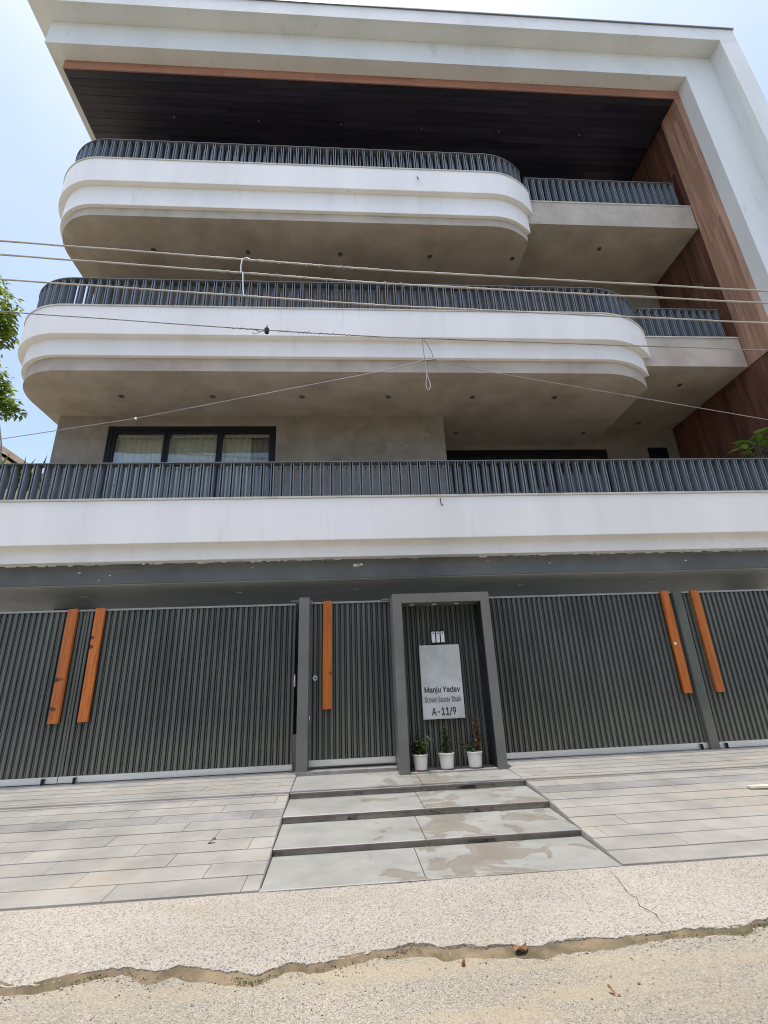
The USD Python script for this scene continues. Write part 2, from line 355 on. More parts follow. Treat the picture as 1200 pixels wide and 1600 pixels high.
def aggregate(name, ramp, matrix, scale, cover, dust, dth, bump=0.5, dscale=1.6):
    return MAT(name, {
        'g': ('geometry', {}), 'v': ('voronoi_texture', {'scale': scale, 'randomness': 1.0}), 'v2': ('voronoi_texture', {'scale': scale * 2.1, 'randomness': 1.0}),
        's': ('separate_color', {}), 's2': ('separate_color', {}), 'r': ('rgb_ramp', {'ramp': ramp}), 'r2': ('rgb_ramp', {'ramp': ramp}),
        'c': ('rgb_ramp', {'ramp': [(cover, (1, 1, 1)), (cover + 0.12, (0, 0, 0))]}), 'mx2': ('mix', {'color1': matrix, 'fac': 0.6}), 'mx': ('mix', {}),
        'dmp': ('mapping', {'scale': (0.28, 1, 1)}), 'dn': ('noise_texture', {'scale': dscale, 'detail': 7.0, 'roughness': 0.65}), 'dr': ('rgb_ramp', {'ramp': [(dth[0], (0, 0, 0)), (dth[1], (0.9, 0.9, 0.9))]}), 'dm': ('mix', {'color2': dust}),
        'bn': ('noise_texture', {'scale': 0.7, 'detail': 4.0}), 'br': ('map_range', {'from_min': 0.3, 'from_max': 0.7, 'to_min': 0.85, 'to_max': 1.12}), 'hs': ('hsv', {}),
        'b': ('bump', {'strength': bump, 'distance': 0.006, 'invert': True}), 'p': ('principled_bsdf', {'roughness': 0.85, 'specular_ior_level': 0.3})},
        [('g.position', 'v.vector'), ('g.position', 'v2.vector'), ('v.color', 's.color'), ('s.r', 'r.fac'), ('v2.color', 's2.color'), ('s2.g', 'r2.fac'), ('v.distance', 'c.fac'),
         ('r2.color', 'mx2.color2'), ('c.color', 'mx.fac'), ('mx2.color', 'mx.color1'), ('r.color', 'mx.color2'),
         ('g.position', 'dmp.vector'), ('dmp.vector', 'dn.vector'), ('dn.fac', 'dr.fac'), ('dr.color', 'dm.fac'), ('mx.color', 'dm.color1'),
         ('g.position', 'bn.vector'), ('bn.fac', 'br.value'), ('br.result', 'hs.value'), ('dm.color', 'hs.color'),
         ('hs.color', 'p.base_color'), ('v.distance', 'b.height'), ('b.normal', 'p.normal')], 'p.BSDF')
M['apron'] = aggregate('washed_gravel_concrete', [(0.0, (0.12, 0.11, 0.10)), (0.14, (0.20, 0.18, 0.155)), (0.3, (0.31, 0.283, 0.238)), (0.58, (0.36, 0.33, 0.28)), (0.64, (0.25, 0.185, 0.145)), (0.70, (0.355, 0.325, 0.275)), (0.88, (0.41, 0.38, 0.33)), (0.94, (0.17, 0.165, 0.165)), (1.0, (0.12, 0.118, 0.12))],
                       (0.33, 0.30, 0.25), 98.0, 0.42, (0.27, 0.23, 0.165), (0.54, 0.80), bump=0.8, dscale=2.6)
M['road'] = aggregate('dusty_asphalt', [(0.0, (0.07, 0.068, 0.066)), (0.25, (0.20, 0.18, 0.15)), (0.7, (0.32, 0.285, 0.23)), (1.0, (0.42, 0.385, 0.32))],
                      (0.25, 0.222, 0.175), 100.0, 0.32, (0.33, 0.272, 0.185), (0.48, 0.70), bump=0.7, dscale=3.2)
M['crack'] = surf('crack_dirt', (0.06, 0.05, 0.04), (0.13, 0.11, 0.09), 30, rough=0.95)
M['dirt'] = surf('silt_dirt', (0.085, 0.066, 0.036), (0.20, 0.15, 0.09), 6, rough=0.95, bump=0.4, bscale=60, spot=(3.2, 0.55, 0.72, (0.09, 0.085, 0.04)))

def step_stone():
    """Blue grey slate slabs with dried mud stains by the middle seam."""
    return MAT('step_slate', {
        'g': ('geometry', {}), 'n': ('noise_texture', {'scale': 2.6, 'detail': 7.0, 'roughness': 0.6}),
        'r': ('rgb_ramp', {'ramp': [(0.3, (0.20, 0.20, 0.185)), (0.7, (0.285, 0.282, 0.26))]}),
        'sn': ('noise_texture', {'scale': 3.0, 'detail': 5.0, 'roughness': 0.55, 'distortion': 0.6}),
        'sp': ('separate_xyz', {}), 'dx': ('math', {'math_type': 'subtract', 'value2': 0.95}), 'ab': ('math', {'math_type': 'absolute'}),
        'k': ('math', {'math_type': 'multiply_add', 'value2': -0.22}),
        'sr': ('rgb_ramp', {'ramp': [(0.42, (0, 0, 0)), (0.47, (0.62, 0.62, 0.62)), (0.50, (0.40, 0.40, 0.40)), (0.6, (0.55, 0.55, 0.55))]}),
        'sm': ('mix', {'color2': (0.125, 0.092, 0.055)}),
        'dn': ('noise_texture', {'scale': 9.0, 'detail': 6.0, 'roughness': 0.7}), 'dr': ('rgb_ramp', {'ramp': [(0.62, (0, 0, 0)), (0.72, (0.7, 0.7, 0.7))]}), 'dm': ('mix', {'color2': (0.36, 0.33, 0.275)}),
        'bn': ('noise_texture', {'scale': 40.0, 'detail': 5.0}), 'b': ('bump', {'strength': 0.12, 'distance': 0.006}),
        'p': ('principled_bsdf', {'roughness': 0.5})},
        [('g.position', 'n.vector'), ('n.fac', 'r.fac'), ('g.position', 'sn.vector'), ('g.position', 'sp.vector'), ('sp.x', 'dx.value1'), ('dx.value', 'ab.value1'),
         ('ab.value', 'k.value1'), ('sn.fac', 'k.value3'), ('k.value', 'sr.fac'), ('g.position', 'dn.vector'), ('dn.fac', 'dr.fac'), ('dr.color', 'dm.fac'), ('r.color', 'dm.color1'),
         ('sr.color', 'sm.fac'), ('dm.color', 'sm.color1'), ('sm.color', 'p.base_color'), ('g.position', 'bn.vector'), ('bn.fac', 'b.height'), ('b.normal', 'p.normal')], 'p.BSDF')
M['step'] = step_stone()
M['nosing'] = surf('purple_slate_edge', (0.10, 0.075, 0.075), (0.17, 0.125, 0.12), 6, rough=0.7)

# ------------------------------------------------------------------ the ground
obj('ground', (np.array([(-400, -400, -0.16), (400, -400, -0.16), (400, 400, -0.16), (-400, 400, -0.16)], float), np.array([(0, 1, 2), (0, 2, 3)])), M['ground'], kind='structure')
obj('road', (np.array([(-90, -6, -0.085), (90, -6, -0.085), (90, 3.5, -0.085), (-90, 3.5, -0.085)], float), np.array([(0, 1, 2), (0, 2, 3)])), M['road'], kind='structure')

EDGE = [(-1.67, 3.0), (-1.53, 2.99), (-1.41, 3.01), (-1.29, 3.09), (-1.13, 3.08), (-0.97, 3.02), (-0.88, 3.07), (-0.77, 3.05), (-0.61, 2.98), (-0.48, 2.92), (-0.41, 2.96), (-0.33, 2.99), (-0.18, 2.98), (0.01, 3.02), (0.14, 3.06), (0.26, 3.1), (0.39, 3.06), (0.44, 3.02), (0.6, 3.03), (0.87, 2.98), (1.14, 3.02), (1.4, 2.99), (1.63, 3.02), (1.84, 3.02), (2.01, 3.0), (2.16, 3.05), (2.24, 3.06)]
ex, ey = np.array([e[0] for e in EDGE]), np.array([e[1] for e in EDGE])
def edge_y(x):
    x = np.asarray(x, float)
    base = np.interp(x, ex, ey)
    far = 0.08 * (meshkit.noise(np.stack([x * 1.3, x * 0, x * 0], -1), 3) - 0.5) * ((x < -1.7) | (x > 2.3))
    fine = 0.045 * (meshkit.fbm(np.stack([x * 9, x * 0 + 3, x * 0], -1), 4, 11) - 0.5) + 0.02 * (meshkit.noise(np.stack([x * 55, x * 0 + 3, x * 0], -1), 5) - 0.5)
    return base + far + fine
def front_y(x):
    return 3.755 + 0 * np.asarray(x, float)

def apron_mesh():
    xs = np.arange(-14, 14.001, 0.02); rows = 14
    ye, yf = edge_y(xs), front_y(xs) + 0.06
    V = []
    for k in range(rows):
        t = k / (rows - 1)
        yy = ye + (yf - ye) * t
        zz = -0.048 + 0.042 * t + 0.010 * (meshkit.fbm(np.stack([xs * 3, yy * 3, xs * 0], -1), 4, 2) - 0.5)
        if k == 0: zz = zz - 0.014
        V.append(np.stack([xs, yy, zz], 1))
    low = np.stack([xs, ye - 0.004 + 0.012 * (meshkit.noise(np.stack([xs * 40, xs * 0, xs * 0], -1), 9) - 0.3), xs * 0 - 0.11], 1)
    V.insert(0, low)
    V = np.array(V); n = len(xs); F = []
    idx = np.arange(V.shape[0] * n).reshape(V.shape[0], n)
    a, b, c, e = idx[:-1, :-1].ravel(), idx[:-1, 1:].ravel(), idx[1:, 1:].ravel(), idx[1:, :-1].ravel()
    return (V.reshape(-1, 3), np.vstack([np.stack([a, b, c], 1), np.stack([a, c, e], 1)]))
obj('pavement', apron_mesh(), M['apron'], smooth=40, kind='structure')

def dirt_mesh():
    xs = np.arange(-14, 14.001, 0.03); rows = 8
    ye = edge_y(xs) + 0.012
    wid = -0.004 + 0.11 * np.clip(meshkit.fbm(np.stack([xs * 1.7, xs * 0, xs * 0], -1), 4, 21) * 1.9 - 0.62, 0.0, 1) + 0.02 * meshkit.noise(np.stack([xs * 25, xs * 0, xs * 0], -1), 8)
    V = []
    for k in range(rows):
        t = k / (rows - 1)
        yy = ye - (wid + 0.03) * t
        zz = -0.0795 - 0.008 * t ** 2 + (1 - t) ** 1.3 * (0.004 + 0.026 * np.clip(meshkit.fbm(np.stack([xs * 3.5, yy * 1.5, xs * 0], -1), 4, 4) * 2.2 - 0.75, 0, 1)) + 0.005 * (meshkit.fbm(np.stack([xs * 22, yy * 22, xs * 0], -1), 3, 8) - 0.5) * t
        V.append(np.stack([xs, yy, zz], 1))
    V = np.array(V); n = len(xs); idx = np.arange(rows * n).reshape(rows, n)
    a, b, c, e = idx[:-1, :-1].ravel(), idx[:-1, 1:].ravel(), idx[1:, 1:].ravel(), idx[1:, :-1].ravel()
    return (V.reshape(-1, 3), np.vstack([np.stack([a, c, b], 1), np.stack([a, e, c], 1)]))
obj('dirt', dirt_mesh(), M['dirt'], smooth=True, kind='stuff', label='brown silt lying along the broken edge of the gravel apron', cat='dirt')

def moss_mesh():
    q = random.Random(3); parts = []
    for cx, w, n in ((-0.52, 0.09, 260), (-1.3, 0.1, 120), (-1.0, 0.12, 100), (0.24, 0.12, 160), (2.2, 0.2, 160), (1.6, 0.3, 90), (-0.1, 0.2, 60)):
        for _ in range(n):
            x = cx + q.gauss(0, w * 0.55); y = float(edge_y(x)) - abs(q.gauss(0, 0.028)) - 0.004
            a = q.uniform(0, 6.28); s = q.uniform(0.002, 0.006); h = q.uniform(0.002, 0.009)
            p = np.array([(math.cos(a) * s, math.sin(a) * s, 0), (-math.cos(a) * s, -math.sin(a) * s, 0), (q.gauss(0, .006), q.gauss(0, .006), h)]) + (x, y, -0.078)
            parts.append((p, np.array([(0, 1, 2)])))
    return cat(*parts)
obj('moss', moss_mesh(), M['moss'], kind='stuff', label='tufts of green moss in the crack along the gravel apron', cat='moss')

def pebble_mesh():
    q = random.Random(9); parts = []
    ico = trimesh.creation.icosphere(1, 1.0)
    for k in range(1100):
        x = q.uniform(-3.2, 3.6)
        y = q.uniform(2.3, 3.0) if k % 5 < 2 else float(edge_y(x)) - abs(q.gauss(0, 0.06)) - 0.006
        if y > float(edge_y(x)) - 0.008: continue
        s = q.uniform(0.0016, 0.0050) * (2.0 if q.random() < 0.05 else 1)
        parts.append(moved((np.array(ico.vertices) * (s, s * q.uniform(0.6, 1), s * 0.6), ico.faces), (x, y, -0.083 + s * 0.3), Rz(q.uniform(0, 3))))
    return cat(*parts)
obj('pebbles', pebble_mesh(), M['stone'], kind='stuff', label='loose pebbles and grit strewn over the dusty road', cat='pebbles')

# ------------------------------------------------------------------ driveway ramps and steps
def ramp_z(y): return float(np.interp(y, [3.75, 4.43, 5.155, 5.9, 7.2, 8.0], [0.0, 0.05, 0.11, 0.16, 0.188, 0.19]))
def left_x(y): return -0.61 - 0.0347 * (y - 3.73)
def right_x(y): return 1.81 + 0.046 * (y - 3.80)

def hexa(q8):
    v = np.array(q8, float)
    fcs = [(0, 3, 2), (0, 2, 1), (4, 5, 6), (4, 6, 7), (0, 1, 5), (0, 5, 4), (1, 2, 6), (1, 6, 5), (2, 3, 7), (2, 7, 6), (3, 0, 4), (3, 4, 7)]
    return (v, np.array(fcs))
ROWS = np.linspace(3.755, 7.26, 16)
def ramp(side):
    t = thing('driveway', kind='structure')
    xo = -9.5 if side < 0 else 10.5
    bd = []
    for i in range(len(ROWS) - 1):
        y0, y1 = ROWS[i], ROWS[i + 1]
        e0, e1 = (left_x(y0) - 0.004, left_x(y1) - 0.004) if side < 0 else (right_x(y0) + 0.004, right_x(y1) + 0.004)
        a0, a1 = (xo, e0) if side < 0 else (e0, xo)
        b0, b1 = (xo, e1) if side < 0 else (e1, xo)
        zz0, zz1 = ramp_z(y0) - 0.0065, ramp_z(y1) - 0.0065
        bd.append(hexa([(a0, y0, -0.14), (a1, y0, -0.14), (b1, y1, -0.14), (b0, y1, -0.14), (a0, y0, zz0), (a1, y0, zz0), (b1, y1, zz1), (b0, y1, zz1)]))
    obj('bedding', cat(*bd), M['mortar'], t)
    q = random.Random(21 + side)
    for i in range(len(ROWS) - 1):
        y0, y1 = ROWS[i] + 0.001, ROWS[i + 1] - 0.001
        L = 0.86
        off = (0.37 * i * L + (0.1 if side < 0 else 0.33)) % L
        k0 = 0
        while k0 < 14:
            if side < 0:
                if k0 == 0: xa0, xa1, xb = left_x(y0) - 0.006, left_x(y1) - 0.006, left_x(y0) - max(off, 0.12)
                else: xa0 = xa1 = xprev - 0.003; xb = xprev - L
                hi0, hi1, lo = xa0, xa1, xb
            else:
                if k0 == 0: xa0, xa1, xb = right_x(y0) + 0.006, right_x(y1) + 0.006, right_x(y0) + max(off, 0.14)
                else: xa0 = xa1 = xprev + 0.003; xb = xprev + L
                hi0, hi1, lo = xa0, xa1, xb
            xprev = xb
            k0 += 1
            dz = q.uniform(-0.0012, 0.0012)
            zf, zb = ramp_z(y0) + 0.006 + dz, ramp_z(y1) + 0.000 + dz
            zlo = min(ramp_z(y0), ramp_z(y1)) - 0.021
            if side < 0: c = [(lo, y0), (hi0, y0), (hi1, y1), (lo, y1)]
            else: c = [(hi0, y0), (lo, y0), (lo, y1), (hi1, y1)]
            cen = np.mean(c, axis=0)
            def inset(p, e=0.003): v = cen - np.array(p); return tuple(np.array(p) + np.sign(v) * e)
            top = [(*inset(p), z) for p, z in zip(c, (zf, zf, zb, zb))]
            mid = [(*p, z - 0.003) for p, z in zip(c, (zf, zf, zb, zb))]
            bot = [(*p, zlo) for p in c]
            v = np.array(bot + mid + top, float)
            F = []
            for lv in (0, 4):
                for s in range(4):
                    a, b = lv + s, lv + (s + 1) % 4
                    F += [(a, b, b + 4), (a, b + 4, a + 4)]
            F += [(8, 9, 10), (8, 10, 11)]
            obj('tile', (v, np.array(F)), M['tile_dark' if i == (6 if side < 0 else 7) else 'tile'], t)
    return t
ramp(-1); ramp(1)

steps = thing('stone_steps', 'shallow grey slate steps leading up between the two tiled ramps', 'steps')
NOSE = [3.755, 4.43, 5.155, 5.90, 7.0]
ZT = [0.0, 0.05, 0.11, 0.168]
SEAM = [0.36, 0.33, 0.30, 0.36]
for k in range(4):
    y0, y1 = NOSE[k] - (0.012 if k else 0), NOSE[k + 1] + 0.02
    xl0, xl1, xr0, xr1 = left_x(y0) + 0.003, left_x(y1) + 0.003, right_x(y0) - 0.003, right_x(y1) - 0.003
    s = 0.47 + [0.0, 0.1, 0.2, 0.3][k]
    for a0, a1, b0, b1 in ((xl0, xl1, s - 0.002, s - 0.002), (s + 0.002, s + 0.002, xr0, xr1)):
        z = ZT[k] + (0.0008 if a0 > 0 else 0)
        th = 0.022
        e = 0.004
        v = [(a0, y0, z - th), (b0, y0, z - th), (b1, y1, z - th), (a1, y1, z - th), (a0, y0, z - e), (b0, y0, z - e), (b1, y1, z - e), (a1, y1, z - e),
             (a0 + e / 2, y0 + e, z), (b0 - e / 2, y0 + e, z), (b1 - e / 2, y1, z), (a1 + e / 2, y1, z)]
        F = [(0, 2, 1), (0, 3, 2)]
        for lv in (0, 4):
            for q in range(4):
                i, j = lv + q, lv + (q + 1) % 4
                F += [(i, j, j + 4), (i, j + 4, i + 4)]
        F += [(8, 9, 10), (8, 10, 11)]
        obj('slab', (np.array(v, float), np.array(F)), M['step'], steps)
    if k:
        y = NOSE[k]
        obj('nosing', hexa([(left_x(y) + 0.006, y - 0.0145, ZT[k] - 0.021), (right_x(y) - 0.006, y - 0.0145, ZT[k] - 0.021), (right_x(y) - 0.006, y - 0.0115, ZT[k] - 0.021), (left_x(y) + 0.006, y - 0.0115, ZT[k] - 0.021),
                            (left_x(y) + 0.006, y - 0.0145, ZT[k] - 0.006), (right_x(y) - 0.006, y - 0.0145, ZT[k] - 0.006), (right_x(y) - 0.006, y - 0.0115, ZT[k] - 0.006), (left_x(y) + 0.006, y - 0.0115, ZT[k] - 0.006)]), M['nosing'], steps)
        obj('riser', bx(left_x(y) + 0.004, right_x(y) - 0.004, y + 0.002, y + 0.03, ZT[k - 1] - 0.03, ZT[k] - 0.0225), M['riser'], steps)

obj('parking_floor', bx(-9.5, 10.5, 7.30, 21.98, -0.10, 0.176), surf('pale_floor_tile', (0.5, 0.5, 0.48), (0.6, 0.6, 0.58), 1, rough=0.25), kind='structure')

# ------------------------------------------------------------------ the house
house = thing('house', 'modern house with stacked curved white balconies under a big square roof frame', 'house')
def arc(cx, cy, r, a0, a1, n=18):
    return [(cx + r * math.cos(math.radians(a0 + (a1 - a0) * k / n)), cy + r * math.sin(math.radians(a0 + (a1 - a0) * k / n))) for k in range(n + 1)]

def balcony_path(inset, xl, rl, xs, rr, xend, yback):
    """Plan of a curved balcony front, left to right: back along the left side, round corner, straight front, flatter right curve."""
    P = [(xl + inset, yback)]
    rl_ = rl - inset
    P += arc(xl + rl, 7.0 + rl, rl_, 180, 270)
    c = (xs, 7.0 + rr); r_ = rr - inset
    a_end = math.degrees(math.acos(min(1, (xend - inset * 0.9 - xs) / r_)))
    P += arc(c[0], c[1], r_, 270, 360 - a_end, 14)
    return np.array(P)

SPOT = lathe([(0.0, 0.0), (0.030, 0.0), (0.034, -0.004), (0.040, -0.004), (0.045, 0.0), (0.045, 0.02), (0.0, 0.02)], 14)
def downlight(parent, x, y, z):
    rim = M['black'] if z > 5 else M['lamp_glass']
    obj('downlight', cat(moved(lathe([(0.036, 0.006), (0.040, -0.004), (0.048, -0.006), (0.055, 0.0), (0.055, 0.003)], 16), (x, y, z))), rim, parent)
    obj('downlight_lens', moved(lathe([(0.0, 0.004), (0.037, 0.004), (0.037, 0.0), (0.0, -0.002)], 14), (x, y, z + 0.0005)), M['black_plastic'] if z > 5 else M['lamp_glass'], parent)

def fin_mesh(h):
    """An upright open channel: two side plates, a back web and small lips at the front."""
    w, dp, t = 0.050, 0.128, 0.006
    P = [(-w / 2, 0), (-w / 2 + 0.012, 0), (-w / 2 + 0.012, 0.010), (-w / 2 + t, 0.010), (-w / 2 + t, dp - t), (w / 2 - t, dp - t), (w / 2 - t, 0.010), (w / 2 - 0.012, 0.010), (w / 2 - 0.012, 0), (w / 2, 0), (w / 2, dp), (-w / 2, dp)]
    return extrude_z(Polygon(P), 0, h)
def strap_mesh(h):
    return trimesh.creation.box((0.034, 0.006, h), transform=trimesh.transformations.translation_matrix((0, 0.115, h / 2)))

def railing(path, z0, z1, pitch=0.160, start=0.05, end=0.05):
    t = thing('balcony_railing', parent=house)
    path = np.asarray(path, float)
    seg = np.linalg.norm(np.diff(path, axis=0), axis=1); s = np.concatenate([[0], np.cumsum(seg)])
    obj('top_bar', sweep(path, [(0.012, z1 - 0.014), (0.012, z1), (-0.134, z1), (-0.134, z1 - 0.014)]), M['rail_bar'], t, 40)
    obj('bottom_bar', sweep(path, [(0.010, z0), (0.010, z0 + 0.03), (-0.132, z0 + 0.03), (-0.132, z0)]), M['rail_bar'], t, 40)
    n = int((s[-1] - start - end) / pitch)
    h = z1 - z0 - 0.046
    F, S = fin_mesh(h), strap_mesh(h - 0.02)
    sts = []
    for k in range(n + 1):
        for half, mm, nm in ((0, F, 'fin'), (0.5, S, 'strap')):
            u = start + (k + half) * (s[-1] - start - end) / n
            if u > s[-1] - 0.01: continue
            i = min(np.searchsorted(s, u, 'right') - 1, len(seg) - 1)
            p = path[i] + (path[i + 1] - path[i]) * (u - s[i]) / seg[i]
            dv = (path[i + 1] - path[i]) / seg[i]
            R = Rz(math.atan2(dv[1], dv[0]))
            if nm == 'fin':
                obj('fin', moved(mm, (p[0], p[1], z0 + 0.031), R), M['fin'], t)
            else:
                sts.append(moved(mm, (p[0], p[1], z0 + 0.031), R))
    o = obj('strap', cat(*sts), M['fin'], t); tag(o, kind='stuff')
    return t

def main_path(off, right):
    """off: distance behind the outermost face."""
    return balcony_path(off, -6.17, 1.18, *((4.82, 1.75, 6.10) if right == 2 else (3.12, 1.52, 4.18)), 12.0)

def close_poly(P, yb=12.0):
    P = list(map(tuple, P))
    return Polygon(P + [(P[-1][0], yb), (P[0][0], yb)]).buffer(0)

def upper_balcony(level, zr, zp, zt1, zt2, zb, zrp, zrb, xr, zback):
    A = thing('balcony', parent=house)
    p0, p1, p2 = main_path(0.0, level), main_path(0.115, level), main_path(0.19, level)
    obj('fascia_upper', sweep(p0, rect_prof(-0.26, 0, zt1, zp - 0.032, 0.006)), M['white'], A, 35)
    obj('coping', sweep(p0, rect_prof(-0.27, 0.016, zp - 0.0315, zp, 0.006)), M['coping'], A, 35)
    obj('fascia_lower', sweep(p1, rect_prof(-0.30, 0, zt2, zt1 + 0.03, 0.006)), M['white'], A, 35)
    obj('soffit', extrude_z(close_poly(p2), zb, zt2 + 0.03), M['stucco'], A)
    # recessed right part of the balcony
    obj('side_slab', bx(xr - 0.25, 8.085, 7.525, 12, zrb, zrp - 0.03), M['stucco'], A)
    obj('side_coping', bx(xr - 0.05, 8.085, 7.51, 7.79, zrp - 0.0295, zrp), M['coping'], A)
    return A, p0
B2, p2path = upper_balcony(2, 8.513, 7.80, 7.164, 6.803, 6.535, 7.70, 6.971, 5.94, 10)
B3, p3path = upper_balcony(3, 12.34, 11.63, 10.965, 10.444, 10.234, 11.49, 10.777, 4.0, 9.1)
for x in (-4.26, -2.57, -0.88, 0.80, 2.48, 4.16): downlight(B2, x, 7.98, 6.535)
for x in (2.45, 5.44): downlight(B2, x, 9.42, 6.535)
for y in (8.16, 9.71): downlight(B2, 7.05, y, 6.971)
for x in (-4.12, -2.12, -0.11, 1.89, 3.79): downlight(B3, x, 7.98, 10.234)
downlight(B3, 6.03, 8.13, 10.777)
railing(main_path(0.1, 2)[1:], 7.80, 8.513)
railing(main_path(0.1, 3)[1:], 11.63, 12.34)
railing([(6.16, 7.62), (7.95, 7.62)], 7.70, 8.513)
railing([(4.24, 7.62), (7.95, 7.62)], 11.49, 12.48 - 0.1)

# long first floor balcony over the gates
B1 = thing('balcony', parent=house)
P = [(-7.6, 7.0), (10.4, 7.0)]
obj('fascia_upper', sweep(P, rect_prof(-0.30, 0, 3.335, 4.022, 0.006)), M['white'], B1, 35)
obj('coping', sweep(P, rect_prof(-0.31, 0.016, 4.0225, 4.056, 0.006)), M['coping'], B1, 35)
P = [(-7.6, 7.13), (10.4, 7.13)]
obj('fascia_lower', sweep(P, rect_prof(-0.30, 0, 3.10, 3.37, 0.006)), M['white'], B1, 35)
obj('beam', bx(-7.6, 10.4, 7.29, 16.5, 2.80, 3.16, 0.006), M['dark_plaster'], B1)
def flakes():
    q = random.Random(4); parts = []
    for k in range(190):
        x = q.uniform(-6.2, 8.2)
        if meshkit.noise(np.array([x * 1.4, 0, 0]), 6) < 0.42 and q.random() < 0.8: continue
        w, h = q.uniform(0.02, 0.16), q.uniform(0.004, 0.022)
        parts.append(bx(x, x + w, 7.286, 7.289, 3.102 - h, 3.101))
    for x, z, s in ((-4.05, 2.98, .02), (-3.6, 2.93, .015), (0.1, 3.0, .05), (0.16, 3.01, .04), (3.2, 2.96, .014), (5.5, 2.95, .02), (-1.5, 3.0, .012), (2.2, 3.03, .012), (-3.75, 2.86, .012)):
        parts.append(bx(x - s, x + s, 7.2862, 7.2888, z - s * .4, z + s * .4))
    return cat(*parts)
o = obj('plaster_flake', flakes(), M['flake'], B1); tag(o, kind='stuff')
obj('floor_slab', bx(-7.6, 10.4, 7.45, 18, 3.17, 3.6), M['stucco'], B1)
railing([(-7.5, 7.10), (10.3, 7.10)], 4.056, 4.71, 0.1585)
for x in (-4.38, -1.87, 0.11, 2.98, 5.38): downlight(B1, x, 8.13, 2.784)

# walls
def wall(name, x0, x1, z0, z1, y, th, holes=(), mat='wall'):
    p = sbox(x0, z0, x1, z1)
    for h in holes: p = p.difference(sbox(*h))
    return obj(name, extrude_y(p, y, y + th), M[mat], house)

def window(x0, x1, z0, z1, y, panes, curtain=True, deep=1.2):
    t = thing('window', parent=house)
    b = 0.085
    ring = sbox(x0, z0, x1, z1).difference(sbox(x0 + b, z0 + b, x1 - b, z1 - b))
    obj('frame', extrude_y(ring, y + 0.03, y + 0.13), M['black'], t)
    w = (x1 - x0 - 2 * b) / panes
    for k in range(panes):
        a, c = x0 + b + k * w, x0 + b + (k + 1) * w
        s = 0.055
        rg = sbox(a, z0 + b, c, z1 - b).difference(sbox(a + s, z0 + b + s, c - s, z1 - b - s))
        obj('sash', extrude_y(rg, y + 0.045 + 0.012 * (k % 2), y + 0.105), M['black'], t)
        obj('pane', bx(a + s - 0.005, c - s + 0.005, y + 0.072, y + 0.080, z0 + b + s - 0.005, z1 - b - s + 0.005), M['glass'] if curtain else M['glass_dark'], t)
        obj('pelmet', bx(a + s + 0.01, c - s - 0.01, y + 0.16, y + 0.19, z1 - b - s - 0.035, z1 - b - 0.005), M['curtain'], t)
    if curtain:
        def drape(xa, xb, yy, amp, per, zt):
            xs = np.linspace(xa, xb, int((xb - xa) / 0.012))
            ph = np.cumsum(2 * math.pi / per * 0.012 * (0.75 + 0.5 * meshkit.noise(np.stack([xs * 5, xs * 0, xs * 0], -1), 2)))
            ys = yy + amp * np.sin(ph) * (0.6 + 0.8 * meshkit.noise(np.stack([xs * 3, xs * 0 + 7, xs * 0], -1), 3))
            A = np.concatenate([np.stack([xs, ys, xs * 0 + z0 + 0.02], 1), np.stack([xs, ys, xs * 0 + zt], 1)])
            n = len(xs); i = np.arange(n - 1)
            return (A, np.vstack([np.stack([i, i + 1, i + 1 + n], 1), np.stack([i, i + 1 + n, i + n], 1)]))
        obj('curtain', drape(x0 + 0.05, x1 - 0.52 * w, y + 0.26, 0.025, 0.11, z1 - 0.14), M['curtain'], t, True)
        obj('curtain', drape(x1 - 0.60 * w, x1 - 0.05, y + 0.31, 0.03, 0.09, z1 - 0.14), M['curtain_dark'], t, True)
    obj('room', cat(bx(x0 - 0.3, x1 + 0.3, y + deep, y + deep + 0.05, z0, z1 + 0.2), bx(x0 - 0.3, x1 + 0.3, y + 0.2, y + deep, z1 + 0.10, z1 + 0.15)), M['interior'], t)

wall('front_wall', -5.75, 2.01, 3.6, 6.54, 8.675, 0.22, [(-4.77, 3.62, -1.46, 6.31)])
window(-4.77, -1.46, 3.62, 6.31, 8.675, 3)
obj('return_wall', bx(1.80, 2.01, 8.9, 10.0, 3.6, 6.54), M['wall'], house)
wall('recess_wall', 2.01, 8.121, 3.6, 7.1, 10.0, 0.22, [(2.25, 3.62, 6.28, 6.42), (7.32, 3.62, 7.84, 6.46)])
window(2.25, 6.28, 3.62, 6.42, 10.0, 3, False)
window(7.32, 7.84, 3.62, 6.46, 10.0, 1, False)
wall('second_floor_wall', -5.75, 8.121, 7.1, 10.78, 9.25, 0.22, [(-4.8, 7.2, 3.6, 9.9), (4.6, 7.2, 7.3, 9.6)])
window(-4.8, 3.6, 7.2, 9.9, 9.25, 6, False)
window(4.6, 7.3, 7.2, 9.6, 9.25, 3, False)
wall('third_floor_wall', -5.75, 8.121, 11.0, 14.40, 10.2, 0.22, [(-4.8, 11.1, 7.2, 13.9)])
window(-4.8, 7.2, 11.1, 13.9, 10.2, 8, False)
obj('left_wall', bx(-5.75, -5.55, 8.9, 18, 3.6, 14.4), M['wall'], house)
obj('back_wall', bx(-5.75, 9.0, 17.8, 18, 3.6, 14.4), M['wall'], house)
obj('yard_wall', bx(-9.5, 10.5, 22.0, 22.2, -0.1, 4.4), M['dark_plaster'], house)
obj('parking_ceiling', bx(-7.59, 10.39, 7.31, 16.45, 2.785, 2.7985), M['park_ceil'], house)
for x, y in ((-5.3, 9.3), (8.6, 9.6)):
    obj('parking_column', bx(x - 0.2, x + 0.2, y, y + 0.6, 0.15, 2.784), M['dark_plaster'], house)

